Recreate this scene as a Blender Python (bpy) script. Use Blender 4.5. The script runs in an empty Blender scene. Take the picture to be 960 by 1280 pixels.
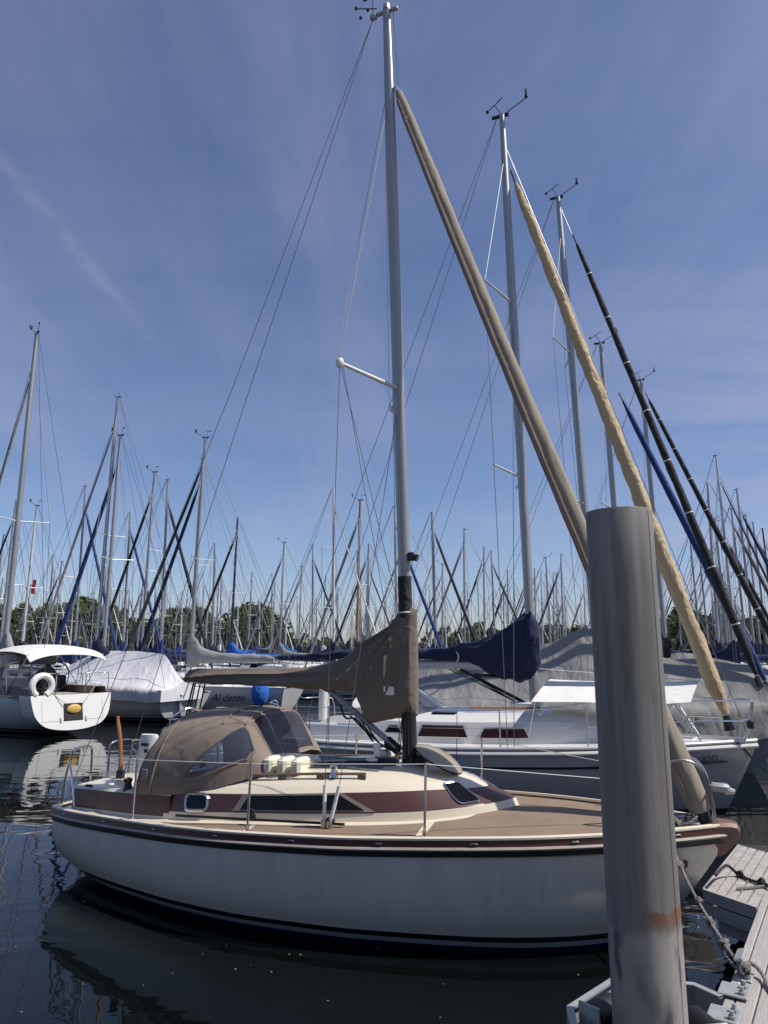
import bpy, math, random
from mathutils import Vector, Matrix, noise
random.seed(7)
R = math.radians
col = bpy.context.scene.collection
scn = bpy.context.scene

# ------------------------------------------------------------------ camera
FPX, TILT, CAMH = 900.0, R(10.8), 2.6
cam_d = bpy.data.cameras.new('camera')
cam = bpy.data.objects.new('camera', cam_d); col.objects.link(cam)
cam.location = (0, 0, CAMH); cam.rotation_euler = (R(90) + TILT, 0, 0)
cam_d.sensor_fit = 'VERTICAL'; cam_d.sensor_height = 36; cam_d.lens = 36 * FPX / 1280
cam_d.clip_start = 0.05; cam_d.clip_end = 6000
scn.camera = cam
_c, _s = math.cos(TILT), math.sin(TILT)
def ray(x, y):
    cx = (x - 480) / FPX; cy = (640 - y) / FPX
    return cx, _c - cy * _s, _s + cy * _c
def at(x, y, Y):                       # the point a photo pixel shows at distance Y
    r = ray(x, y); k = Y / r[1]
    return Vector((r[0] * k, Y, CAMH + r[2] * k))
def atz(x, y, z):                      # ... at height z
    r = ray(x, y); k = (z - CAMH) / r[2]
    return Vector((r[0] * k, r[1] * k, z))

# ------------------------------------------------------------------ world and light
SUN_EL, SUN_AZ = R(52), R(104)          # azimuth measured from +Y towards +X
w = bpy.data.worlds.new('World'); scn.world = w; w.use_nodes = True
nt = w.node_tree; nt.nodes.clear()
def N(t, typ, **kw):
    n = t.nodes.new(typ)
    for k, v in kw.items(): setattr(n, k, v)
    return n
sky = N(nt, 'ShaderNodeTexSky', sky_type='NISHITA', sun_disc=False)
sky.sun_elevation = SUN_EL; sky.sun_rotation = SUN_AZ
sky.air_density = 1.0; sky.dust_density = 0.6; sky.ozone_density = 4.0; sky.altitude = 400
tc = N(nt, 'ShaderNodeTexCoord')
# thin high cirrus: project the view direction on a high flat layer
sep = N(nt, 'ShaderNodeSeparateXYZ'); nt.links.new(tc.outputs['Generated'], sep.inputs[0])
mz = N(nt, 'ShaderNodeMath', operation='MAXIMUM'); nt.links.new(sep.outputs['Z'], mz.inputs[0]); mz.inputs[1].default_value = 0.0
az_ = N(nt, 'ShaderNodeMath', operation='ADD'); nt.links.new(mz.outputs[0], az_.inputs[0]); az_.inputs[1].default_value = 0.12
dx = N(nt, 'ShaderNodeMath', operation='DIVIDE'); nt.links.new(sep.outputs['X'], dx.inputs[0]); nt.links.new(az_.outputs[0], dx.inputs[1])
dy = N(nt, 'ShaderNodeMath', operation='DIVIDE'); nt.links.new(sep.outputs['Y'], dy.inputs[0]); nt.links.new(az_.outputs[0], dy.inputs[1])
cmb = N(nt, 'ShaderNodeCombineXYZ'); nt.links.new(dx.outputs[0], cmb.inputs[0]); nt.links.new(dy.outputs[0], cmb.inputs[1])
def cloud(rot, scl, nscale, lo, hi, amt, loc=(0, 0, 0)):
    mp = N(nt, 'ShaderNodeMapping'); nt.links.new(cmb.outputs[0], mp.inputs[0])
    mp.inputs['Rotation'].default_value = (0, 0, R(rot)); mp.inputs['Scale'].default_value = scl; mp.inputs['Location'].default_value = loc
    nz = N(nt, 'ShaderNodeTexNoise'); nt.links.new(mp.outputs[0], nz.inputs['Vector'])
    nz.inputs['Scale'].default_value = nscale; nz.inputs['Detail'].default_value = 7; nz.inputs['Roughness'].default_value = 0.55; nz.inputs['Distortion'].default_value = 0.5
    mr = N(nt, 'ShaderNodeMapRange'); nt.links.new(nz.outputs[0], mr.inputs[0])
    mr.inputs[1].default_value = lo; mr.inputs[2].default_value = hi; mr.inputs[3].default_value = 0; mr.inputs[4].default_value = amt
    return mr.outputs[0]
def wm_(op, a_, b_=None):
    n_ = N(nt, 'ShaderNodeMath', operation=op)
    for i, q in enumerate((a_, b_)):
        if q is None: continue
        if hasattr(q, 'is_linked'): nt.links.new(q, n_.inputs[i])
        else: n_.inputs[i].default_value = q
    return n_.outputs[0]
def wr_(x_, a_, b_, c_=0.0, d_=1.0):
    n_ = N(nt, 'ShaderNodeMapRange', interpolation_type='SMOOTHSTEP'); nt.links.new(x_, n_.inputs[0])
    for i, q in enumerate((a_, b_, c_, d_)): n_.inputs[i + 1].default_value = q
    return n_.outputs[0]
c1 = cloud(-14, (1.7, 0.38, 1), 1.5, 0.45, 0.80, 0.22)
c3 = cloud(62, (1.5, 0.4, 1), 1.6, 0.50, 0.80, 0.22, (7, 2, 0))
c2 = cloud(40, (0.6, 1.6, 1), 1.2, 0.36, 0.74, 0.62, (3.1, 1.7, 0))
c2 = wm_('MULTIPLY', c2, wr_(sep.outputs['X'], 0.08, 0.5))
c2 = wm_('MULTIPLY', c2, wr_(sep.outputs['Z'], 0.62, 0.38))
c4 = cloud(70, (0.45, 1.2, 1), 1.0, 0.40, 0.76, 0.20, (1, 9, 0))
# an old contrail, broken up, high to the left
nw_ = cloud(0, (1, 1, 1), 9, 0.0, 1.0, 1.0)
ln = wm_('ADD', wm_('SUBTRACT', dx.outputs[0], wm_('MULTIPLY', dy.outputs[0], 0.12)), wm_('ADD', 0.757, wm_('MULTIPLY', nw_, 0.05)))
cn = wm_('MULTIPLY', wr_(wm_('ABSOLUTE', ln), 0.030, 0.0), wm_('MULTIPLY', wr_(dy.outputs[0], 0.85, 1.1), wr_(dy.outputs[0], 1.9, 1.4)))
cn = wm_('MULTIPLY', cn, wr_(nw_, 0.35, 0.7, 0.03, 0.16))
sm = wm_('ADD', wm_('ADD', c1, c2), wm_('ADD', wm_('ADD', c3, c4), cn))
class _o: pass
ca = _o(); ca.outputs = [wm_('MINIMUM', sm, 0.9)]
mixc = N(nt, 'ShaderNodeMix', data_type='RGBA'); nt.links.new(ca.outputs[0], mixc.inputs[0])
nt.links.new(sky.outputs[0], mixc.inputs[6]); mixc.inputs[7].default_value = (4.0, 4.4, 5.6, 1)
tint = N(nt, 'ShaderNodeMix', data_type='RGBA', blend_type='MULTIPLY'); tint.inputs[0].default_value = 1
nt.links.new(mixc.outputs[2], tint.inputs[6]); tint.inputs[7].default_value = (0.99, 0.955, 1.05, 1)
bg = N(nt, 'ShaderNodeBackground'); nt.links.new(tint.outputs[2], bg.inputs[0]); bg.inputs[1].default_value = 0.10
wo = N(nt, 'ShaderNodeOutputWorld'); nt.links.new(bg.outputs[0], wo.inputs[0])
sd = bpy.data.lights.new('sun', 'SUN'); sd.energy = 4.3; sd.angle = R(0.53); sd.color = (1, 0.955, 0.88)
so = bpy.data.objects.new('sun', sd); col.objects.link(so)
dvec = Vector((math.sin(SUN_AZ) * math.cos(SUN_EL), math.cos(SUN_AZ) * math.cos(SUN_EL), math.sin(SUN_EL)))
so.rotation_euler = dvec.to_track_quat('Z', 'Y').to_euler(); so.location = (20, 0, 40)
vs = scn.view_settings
vs.view_transform = 'Standard'; vs.look = 'None'; vs.exposure = 0.1; vs.gamma = 1.0; vs.use_curve_mapping = False
scn.cycles.max_bounces = 8; scn.cycles.transparent_max_bounces = 12
scn.cycles.caustics_reflective = False; scn.cycles.caustics_refractive = False

# ------------------------------------------------------------------ materials
M = {}
def pm(name, c, rough=0.5, metal=0.0, var=0.12, scale=4.0, bump=0.0, bscale=40.0, stretch=(1, 1, 1), coat=0.0, spec=0.5, vc=None, detail=4, dist=0.02):
    m = bpy.data.materials.new(name); m.use_nodes = True; t = m.node_tree
    b = t.nodes['Principled BSDF']
    b.inputs['Roughness'].default_value = rough; b.inputs['Metallic'].default_value = metal
    b.inputs['Coat Weight'].default_value = coat; b.inputs['Specular IOR Level'].default_value = spec
    tcn = N(t, 'ShaderNodeTexCoord'); mp = N(t, 'ShaderNodeMapping'); t.links.new(tcn.outputs['Object'], mp.inputs[0])
    mp.inputs['Scale'].default_value = stretch
    nz = N(t, 'ShaderNodeTexNoise'); t.links.new(mp.outputs[0], nz.inputs['Vector']); nz.inputs['Scale'].default_value = scale; nz.inputs['Detail'].default_value = detail
    mx = N(t, 'ShaderNodeMix', data_type='RGBA'); t.links.new(nz.outputs[0], mx.inputs[0])
    c2 = vc if vc else tuple(min(1, q * (1 + var)) for q in c)
    c1 = tuple(q * (1 - var) for q in c)
    mx.inputs[6].default_value = (*c1, 1); mx.inputs[7].default_value = (*c2, 1)
    t.links.new(mx.outputs[2], b.inputs['Base Color'])
    mr = N(t, 'ShaderNodeMapRange'); t.links.new(nz.outputs[0], mr.inputs[0])
    mr.inputs[3].default_value = max(0.02, rough - 0.08); mr.inputs[4].default_value = min(1, rough + 0.08); t.links.new(mr.outputs[0], b.inputs['Roughness'])
    if bump > 0:
        n2 = N(t, 'ShaderNodeTexNoise'); t.links.new(mp.outputs[0], n2.inputs['Vector']); n2.inputs['Scale'].default_value = bscale; n2.inputs['Detail'].default_value = 4
        bp = N(t, 'ShaderNodeBump'); bp.inputs['Strength'].default_value = bump; bp.inputs['Distance'].default_value = dist
        t.links.new(n2.outputs[0], bp.inputs['Height']); t.links.new(bp.outputs[0], b.inputs['Normal'])
    M[name] = m
    return m
pm('gelcoat_white', (0.74, 0.725, 0.69), 0.22, var=0.04, scale=2, coat=0.3)
pm('gelcoat_cream', (0.74, 0.66, 0.52), 0.32, var=0.06, scale=3, coat=0.2)
pm('brown_paint', (0.085, 0.036, 0.03), 0.38, var=0.18, scale=2.5, coat=0.1)
pm('brown_nonskid', (0.255, 0.185, 0.13), 0.85, var=0.22, scale=5, bump=0.8, bscale=220, dist=0.004, detail=8)
pm('weathered_strake', (0.36, 0.32, 0.28), 0.6, var=0.35, scale=10, stretch=(0.4, 3, 3))
pm('black_rubber', (0.012, 0.011, 0.012), 0.5, var=0.3)
pm('black_plastic', (0.015, 0.015, 0.016), 0.35, var=0.3)
pm('steel', (0.62, 0.62, 0.62), 0.22, 1.0, var=0.1)
pm('mast_alu', (0.36, 0.37, 0.38), 0.42, 0.55, var=0.14, scale=1.4, stretch=(3, 3, 0.3))
pm('mast_pale', (0.62, 0.62, 0.62), 0.45, 0.25, var=0.1, scale=1.4, stretch=(3, 3, 0.3))
pm('mast_dark', (0.03, 0.032, 0.036), 0.4, 0.2, var=0.1)
pm('mast_wood', (0.3, 0.13, 0.05), 0.4, var=0.2, scale=3, stretch=(4, 4, 0.3))
pm('teak', (0.33, 0.15, 0.055), 0.35, var=0.3, scale=5, stretch=(6, 6, 0.5), coat=0.2)
pm('frame_trim', (0.23, 0.195, 0.16), 0.6, var=0.2)
pm('teak_grey', (0.17, 0.12, 0.09), 0.6, var=0.3, scale=8)
pm('dark_glass', (0.007, 0.0065, 0.0065), 0.12, var=0.2, spec=0.28)
pm('black_window', (0.006, 0.006, 0.006), 0.2, var=.2, spec=.2)
pm('red_glass', (0.045, 0.012, 0.018), 0.1, var=0.2)
pm('rope_white', (0.7, 0.7, 0.68), 0.8, var=0.12)
pm('rope_grey', (0.25, 0.23, 0.205), 0.9, var=0.35, scale=90, bump=0.6, bscale=160)
pm('rope_dark', (0.03, 0.03, 0.034), 0.8, var=0.3)
pm('rope_red', (0.22, 0.03, 0.03), 0.8, var=0.3)
pm('wire', (0.13, 0.135, 0.14), 0.4, 0.5, var=0.1)
pm('wire_pale', (0.34, 0.34, 0.35), 0.5, 0.2, var=0.1)
pm('cream_foam', (0.78, 0.74, 0.58), 0.55, var=0.08, scale=8, bump=0.15, bscale=40)
pm('grey_canvas', (0.16, 0.17, 0.185), 0.75, var=0.15, bump=0.3, bscale=200, dist=0.003)
pm('horn', (0.36, 0.30, 0.20), 0.2, var=0.15, coat=0.3)
pm('bow_cap_brown', (0.18, 0.09, 0.065), 0.5, var=0.12)
pm('navy_hull', (0.012, 0.014, 0.05), 0.5, var=0.25)
pm('blue_plastic', (0.02, 0.09, 0.4), 0.4, var=0.15)
pm('white_vinyl', (0.75, 0.75, 0.74), 0.4, var=0.06, scale=6, bump=0.4, bscale=9, dist=0.02)
pm('yellow_pad', (0.6, 0.4, 0.1), 0.6, var=0.2)
pm('flag_red', (0.5, 0.02, 0.02), 0.7)
pm('galv', (0.42, 0.43, 0.43), 0.5, 0.35, var=0.2, scale=9, bump=0.1, bscale=60, dist=0.004)
pm('ink', (0.02, 0.02, 0.05), 0.5, var=0.1)
pm('hull_grey', (0.33, 0.34, 0.36), 0.3, var=0.05)
pm('hull_navy', (0.015, 0.025, 0.07), 0.25, var=0.1)
pm('hull_green', (0.02, 0.06, 0.045), 0.3, var=0.1)
pm('bark', (0.08, 0.06, 0.045), 0.9, var=0.3)
pm('added_quay_gravel', (.36, .32, .26), .9, var=.2, scale=3)
pm('float_speck', (.22, .21, .15), .8, var=.4)
pm('bank_grass', (0.05, 0.07, 0.025), 0.9, var=0.4, scale=0.2)
def cloth(name, c, var=0.12, fold=0.5, fs=3.0, st=(1, 1, 1), rough=0.85, fd=0.12):
    m = pm(name, c, rough, var=var, scale=2.2, stretch=st)
    t = m.node_tree; b = t.nodes['Principled BSDF']
    b.inputs['Sheen Weight'].default_value = 0.08
    tcn = N(t, 'ShaderNodeTexCoord'); mp = N(t, 'ShaderNodeMapping'); mp.inputs['Scale'].default_value = st; t.links.new(tcn.outputs['Object'], mp.inputs[0])
    n1 = N(t, 'ShaderNodeTexNoise'); n1.inputs['Scale'].default_value = fs; n1.inputs['Detail'].default_value = 2.5; n1.inputs['Distortion'].default_value = 0.6; t.links.new(mp.outputs[0], n1.inputs['Vector'])
    n2 = N(t, 'ShaderNodeTexNoise'); n2.inputs['Scale'].default_value = 350; t.links.new(tcn.outputs['Object'], n2.inputs['Vector'])
    b1 = N(t, 'ShaderNodeBump'); b1.inputs['Strength'].default_value = fold; b1.inputs['Distance'].default_value = fd; t.links.new(n1.outputs[0], b1.inputs['Height'])
    b2 = N(t, 'ShaderNodeBump'); b2.inputs['Strength'].default_value = 0.15; b2.inputs['Distance'].default_value = 0.002; t.links.new(n2.outputs[0], b2.inputs['Height']); t.links.new(b1.outputs[0], b2.inputs['Normal'])
    t.links.new(b2.outputs[0], b.inputs['Normal'])
    return m
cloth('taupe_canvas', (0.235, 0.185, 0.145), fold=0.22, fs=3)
cloth('taupe_cover', (0.165, 0.135, 0.108), fold=0.3, fs=2.4, st=(0.6, 2, 2.2), fd=.08)
cloth('taupe_jib', (0.28, 0.24, 0.185), fold=0.25, fs=3, st=(1.6, 1.6, 0.9), fd=.06)
cloth('beige_jib', (0.52, 0.40, 0.235), fold=0.8, fs=6, st=(1.3, 1.3, 0.9), fd=.06)
cloth('navy_canvas', (0.010, 0.016, 0.055), fold=0.6, fs=3)
cloth('blue_canvas', (0.014, 0.04, 0.16), fold=0.5, fs=3)
cloth('bright_blue_canvas', (0.02, 0.13, 0.5), fold=0.5, fs=3)
cloth('black_canvas', (0.022, 0.022, 0.024), fold=0.5, fs=4)
cloth('grey_tarp', (0.235, 0.232, 0.225), fold=0.8, fs=1.3, st=(1.6, 1, .8), fd=0.18)
cloth('pale_tarp', (0.68, 0.665, 0.69), fold=0.6, fs=1.6, st=(1.6, 1, .8), fd=0.12)
cloth('white_canvas', (0.76, 0.735, 0.68), fold=0.4, fs=2)
cloth('silver_canvas', (0.27, 0.27, 0.275), fold=0.4, fs=3)

def glassy(name, c, alpha, rough=0.1):
    m = pm(name, c, rough, var=0.1); m.node_tree.nodes['Principled BSDF'].inputs['Alpha'].default_value = alpha
    return m
glassy('clear_vinyl', (0.09, 0.10, 0.135), 0.62, 0.06)
glassy('smoke_vinyl', (0.05, 0.045, 0.055), 0.8, 0.16)

# topsides paint with boot stripe by height above the water
def hull_paint(name, top, rows):
    m = bpy.data.materials.new(name); m.use_nodes = True; t = m.node_tree; b = t.nodes['Principled BSDF']
    tcn = N(t, 'ShaderNodeTexCoord'); sp = N(t, 'ShaderNodeSeparateXYZ'); t.links.new(tcn.outputs['Object'], sp.inputs[0])
    mr = N(t, 'ShaderNodeMapRange'); mr.inputs[1].default_value = -0.5; mr.inputs[2].default_value = 0.5; t.links.new(sp.outputs[2], mr.inputs[0])
    cr = N(t, 'ShaderNodeValToRGB'); t.links.new(mr.outputs[0], cr.inputs[0]); cr.color_ramp.interpolation = 'CONSTANT'
    e = cr.color_ramp.elements
    e[0].position = 0; e[0].color = (*rows[0][1], 1)
    e[1].position = rows[0][0] + 0.5; e[1].color = (*rows[1][1], 1)
    for i in range(1, len(rows)):
        q = e.new(rows[i][0] + 0.5); q.color = (*(rows[i + 1][1] if i + 1 < len(rows) else top), 1)
    nz = N(t, 'ShaderNodeTexNoise'); nz.inputs['Scale'].default_value = 2.5; nz.inputs['Detail'].default_value = 6
    mp = N(t, 'ShaderNodeMapping'); mp.inputs['Scale'].default_value = (1.5, 1.5, 0.6); t.links.new(tcn.outputs['Object'], mp.inputs[0]); t.links.new(mp.outputs[0], nz.inputs['Vector'])
    mx = N(t, 'ShaderNodeMix', data_type='RGBA', blend_type='MULTIPLY'); mx.inputs[0].default_value = 1
    m2 = N(t, 'ShaderNodeMapRange'); m2.inputs[3].default_value = 0.84; m2.inputs[4].default_value = 1.08; t.links.new(nz.outputs[0], m2.inputs[0])
    t.links.new(cr.outputs[0], mx.inputs[6]); t.links.new(m2.outputs[0], mx.inputs[7])
    mpd = N(t, 'ShaderNodeMapping'); mpd.inputs['Scale'].default_value = (9, 9, .7); t.links.new(tcn.outputs['Object'], mpd.inputs[0])
    nd = N(t, 'ShaderNodeTexNoise'); nd.inputs['Scale'].default_value = 1.4; nd.inputs['Detail'].default_value = 7; t.links.new(mpd.outputs[0], nd.inputs['Vector'])
    st = N(t, 'ShaderNodeMapRange', interpolation_type='SMOOTHSTEP'); t.links.new(nd.outputs[0], st.inputs[0]); st.inputs[1].default_value = .52; st.inputs[2].default_value = .78; st.inputs[4].default_value = .2
    wl = N(t, 'ShaderNodeMapRange', interpolation_type='SMOOTHSTEP'); t.links.new(sp.outputs[2], wl.inputs[0]); wl.inputs[1].default_value = .34; wl.inputs[2].default_value = .15; wl.inputs[4].default_value = .55
    wn_ = N(t, 'ShaderNodeMath', operation='MULTIPLY'); t.links.new(wl.outputs[0], wn_.inputs[0]); t.links.new(nz.outputs[0], wn_.inputs[1])
    am = N(t, 'ShaderNodeMath', operation='MAXIMUM'); t.links.new(st.outputs[0], am.inputs[0]); t.links.new(wn_.outputs[0], am.inputs[1])
    md = N(t, 'ShaderNodeMix', data_type='RGBA'); lim = N(t, 'ShaderNodeMapRange'); t.links.new(sp.outputs[2], lim.inputs[0]); lim.inputs[1].default_value = .20; lim.inputs[2].default_value = .215
    am2 = N(t, 'ShaderNodeMath', operation='MULTIPLY'); t.links.new(am.outputs[0], am2.inputs[0]); t.links.new(lim.outputs[0], am2.inputs[1]); t.links.new(am2.outputs[0], md.inputs[0]); t.links.new(mx.outputs[2], md.inputs[6]); md.inputs[7].default_value = (.30, .26, .19, 1)
    t.links.new(md.outputs[2], b.inputs['Base Color'])
    b.inputs['Roughness'].default_value = 0.2; b.inputs['Coat Weight'].default_value = 0.4; b.inputs['Coat Roughness'].default_value = 0.05
    M[name] = m
_W = (0.42, 0.42, 0.42)
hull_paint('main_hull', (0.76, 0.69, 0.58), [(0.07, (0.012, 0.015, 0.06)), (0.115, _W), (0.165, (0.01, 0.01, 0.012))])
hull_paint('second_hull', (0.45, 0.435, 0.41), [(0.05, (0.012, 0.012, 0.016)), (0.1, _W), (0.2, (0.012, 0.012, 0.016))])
hull_paint('plain_hull', (0.66, 0.645, 0.62), [(0.05, (0.02, 0.025, 0.05)), (0.1, _W), (0.16, (0.02, 0.03, 0.1))])

# ------------------------------------------------------------------ mesh building
class MB:
    def __init__(s): s.v = []; s.f = []; s.mi = []
    def add(s, vs_, fs_, mi=0):
        o = len(s.v); s.v += [tuple(p) for p in vs_]
        for f in fs_: s.f.append(tuple(i + o for i in f)); s.mi.append(mi)
        return s
    def grid(s, rows, mi=0, closed=False, mif=None):
        n, m = len(rows), len(rows[0]); fs_ = []; k0 = len(s.f)
        s.add([p for r in rows for p in r], [], mi); o = len(s.v) - n * m
        for i in range(n - 1):
            for j in range(m if closed else m - 1):
                j2 = (j + 1) % m
                s.f.append((o + i * m + j, o + i * m + j2, o + (i + 1) * m + j2, o + (i + 1) * m + j)); s.mi.append(mif(i, j) if mif else mi)
        return s
    def tube(s, pts, r, n=8, mi=0, cap=True):
        pts = [Vector(p) for p in pts]; rs = r if isinstance(r, (list, tuple)) else [r] * len(pts)
        rows = []; up = None
        for i, p in enumerate(pts):
            d = (pts[min(i + 1, len(pts) - 1)] - pts[max(i - 1, 0)])
            if d.length < 1e-9: d = Vector((0, 0, 1))
            d.normalize()
            if up is None:
                up = Vector((0, 0, 1)) if abs(d.z) < 0.9 else Vector((1, 0, 0))
            a = d.cross(up)
            if a.length < 1e-6: a = d.cross(Vector((0, 1, 0.3)))
            a.normalize(); b = a.cross(d); up = b
            rows.append([p + (a * math.cos(2 * math.pi * k / n) + b * math.sin(2 * math.pi * k / n)) * rs[i] for k in range(n)])
        o = len(s.v)
        s.grid(rows, mi, True)
        if cap:
            s.f.append(tuple(o + k for k in range(n))[::-1]); s.mi.append(mi)
            e = o + (len(rows) - 1) * n; s.f.append(tuple(e + k for k in range(n))); s.mi.append(mi)
        return s
    def wrap(s, pts, rad, n=24, turns=9, amp=.07, seed=0.0):   # a rolled sail: spiral overlap and puckers
        d = (pts[-1] - pts[0]).normalized(); a = d.orthogonal().normalized(); b = d.cross(a); rows = []
        for i, p in enumerate(pts):
            f = i / (len(pts) - 1); row = []
            for k in range(n):
                th = 2 * math.pi * k / n; ph = (th / (2 * math.pi) - f * turns) % 1.0
                m = 1 + amp * (ph - .5) + amp * .9 * noise.noise(Vector((math.cos(th) * 1.6 + seed, math.sin(th) * 1.6, f * turns * 3.2))) + amp * .6 * noise.noise(Vector((math.cos(th) * 3, math.sin(th) * 3 + seed, f * turns * 9)))
                row.append(p + (a * math.cos(th) + b * math.sin(th)) * rad[i] * m)
            rows.append(row)
        o = len(s.v); s.grid(rows, 0, True)
        s.f.append(tuple(o + k for k in range(n))); s.mi.append(0); e = o + (len(rows) - 1) * n; s.f.append(tuple(e + k for k in range(n))); s.mi.append(0)
        return s
    def box(s, c, size, rz=0.0, mi=0, bev=0.0, mat=None):
        hx, hy, hz = size[0] / 2, size[1] / 2, size[2] / 2
        b = min(bev, hx * .9, hy * .9, hz * .9) if bev else 0
        T = Matrix.Translation(c) @ (mat if mat else Matrix.Rotation(rz, 4, 'Z'))
        if not b:
            vs_ = [T @ Vector((x * hx, y * hy, z * hz)) for z in (-1, 1) for y in (-1, 1) for x in (-1, 1)]
            return s.add(vs_, [(0, 2, 3, 1), (4, 5, 7, 6), (0, 1, 5, 4), (2, 6, 7, 3), (0, 4, 6, 2), (1, 3, 7, 5)], mi)
        def ring(ix, iy, z):
            return [T @ Vector(p) for p in ((ix - b, -iy, z), (ix, -iy + b, z), (ix, iy - b, z), (ix - b, iy, z), (-ix + b, iy, z), (-ix, iy - b, z), (-ix, -iy + b, z), (-ix + b, -iy, z))]
        rows = [ring(hx - b, hy - b, -hz), ring(hx, hy, -hz + b), ring(hx, hy, hz - b), ring(hx - b, hy - b, hz)]
        o = len(s.v); s.grid(rows, mi, True)
        s.f.append(tuple(o + k for k in range(8))[::-1]); s.mi.append(mi); s.f.append(tuple(o + 24 + k for k in range(8))); s.mi.append(mi)
        return s
    def prism(s, poly, z0, z1, mi=0):
        n = len(poly)
        vs_ = [(x, y, z0) for x, y in poly] + [(x, y, z1) for x, y in poly]
        fs_ = [tuple(range(n))[::-1], tuple(range(n, 2 * n))] + [(i, (i + 1) % n, n + (i + 1) % n, n + i) for i in range(n)]
        return s.add(vs_, fs_, mi)
    def blob(s, c, r, n=10, mi=0):
        rx, ry, rz = r if isinstance(r, (tuple, list)) else (r, r, r)
        rows = []
        for i in range(n // 2 + 1):
            th = math.pi * i / (n // 2); th = min(max(th, 0.03), math.pi - 0.03)
            rows.append([(c[0] + rx * math.sin(th) * math.cos(2 * math.pi * k / n), c[1] + ry * math.sin(th) * math.sin(2 * math.pi * k / n), c[2] - rz * math.cos(th)) for k in range(n)])
        return s.grid(rows, mi, True)
    def build(s, name, mats, parent=None, smooth=True, thick=0.0, auto=35, fix=True):
        me = bpy.data.meshes.new(name); me.from_pydata(s.v, [], s.f)
        if not isinstance(mats, (list, tuple)): mats = [mats]
        for m in mats: me.materials.append(M[m] if isinstance(m, str) else m)
        me.polygons.foreach_set('material_index', s.mi)
        me.validate()
        import bmesh
        bm = bmesh.new(); bm.from_mesh(me)
        if fix: bmesh.ops.recalc_face_normals(bm, faces=bm.faces)
        if thick: bmesh.ops.solidify(bm, geom=bm.faces[:], thickness=thick)
        ca = math.cos(R(auto))
        for e in bm.edges:
            if len(e.link_faces) == 2:
                e.smooth = e.link_faces[0].normal.dot(e.link_faces[1].normal) > ca
        for f in bm.faces: f.smooth = smooth
        bm.to_mesh(me); bm.free()
        o = bpy.data.objects.new(name, me); col.objects.link(o)
        if parent is not None: o.parent = parent
        return o
def tag(o, label=None, cat=None, group=None, kind=None):
    if label: o['label'] = label
    if cat: o['category'] = cat
    if group: o['group'] = group
    if kind: o['kind'] = kind
    return o
def thing(name, label, cat, loc=(0, 0, 0), rz=0.0, group=None):
    o = bpy.data.objects.new(name, None); col.objects.link(o); o.location = loc; o.rotation_euler = (0, 0, rz); o.empty_display_size = 0.3
    return tag(o, label, cat, group)
def copy_tree(o, parent=None):
    c = o.copy(); col.objects.link(c)
    if parent is not None: c.parent = parent
    for ch in o.children: copy_tree(ch, c)
    return c
def ip(xs, ys):                               # smooth interpolation through points
    n = len(xs); d = [(ys[i + 1] - ys[i]) / (xs[i + 1] - xs[i]) for i in range(n - 1)]
    m = [d[0]] + [(0 if d[i - 1] * d[i] <= 0 else 2 * d[i - 1] * d[i] / (d[i - 1] + d[i])) for i in range(1, n - 1)] + [d[-1]]
    def f(x):
        x = min(max(x, xs[0]), xs[-1])
        i = 0
        while i < n - 2 and x > xs[i + 1]: i += 1
        h = xs[i + 1] - xs[i]; t = (x - xs[i]) / h
        return (2 * t**3 - 3 * t**2 + 1) * ys[i] + (t**3 - 2 * t**2 + t) * h * m[i] + (-2 * t**3 + 3 * t**2) * ys[i + 1] + (t**3 - t**2) * h * m[i + 1]
    return f
def lerp(a, b, t): return a + (b - a) * t
def sag(p, q, drop, n=10):
    p, q = Vector(p), Vector(q)
    return [p.lerp(q, i / n) - Vector((0, 0, drop * 4 * (i / n) * (1 - i / n))) for i in range(n + 1)]
def curve3(pts, n=6):                         # Catmull-Rom through points
    P = [Vector(p) for p in pts]; P = [P[0] * 2 - P[1]] + P + [P[-1] * 2 - P[-2]]; out = []
    for i in range(1, len(P) - 2):
        for k in range(n):
            t = k / n
            out.append(0.5 * ((2 * P[i]) + (P[i + 1] - P[i - 1]) * t + (2 * P[i - 1] - 5 * P[i] + 4 * P[i + 1] - P[i + 2]) * t * t + (3 * P[i] - P[i - 1] - 3 * P[i + 1] + P[i + 2]) * t**3))
    out.append(P[-2]); return out
def lettering(name, text, size, mat, parent, origin, xdir, zdir, shear=0.0, depth=0.004):
    cu = bpy.data.curves.new(name, 'FONT'); cu.body = text; cu.size = size; cu.shear = shear; cu.extrude = depth
    to = bpy.data.objects.new(name + '_tmp', cu); col.objects.link(to)
    bpy.context.view_layer.update()
    me = bpy.data.meshes.new_from_object(to.evaluated_get(bpy.context.evaluated_depsgraph_get()))
    bpy.data.objects.remove(to)
    x = Vector(xdir).normalized(); z = Vector(zdir).normalized(); z = (z - x * z.dot(x)).normalized(); y = x.cross(z)
    T = Matrix((( x.x, z.x, y.x, origin[0]), (x.y, z.y, y.y, origin[1]), (x.z, z.z, y.z, origin[2]), (0, 0, 0, 1)))
    me.transform(T); me.materials.clear(); me.materials.append(M[mat])
    o = bpy.data.objects.new(name, me); col.objects.link(o); o.parent = parent
    return o

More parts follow.
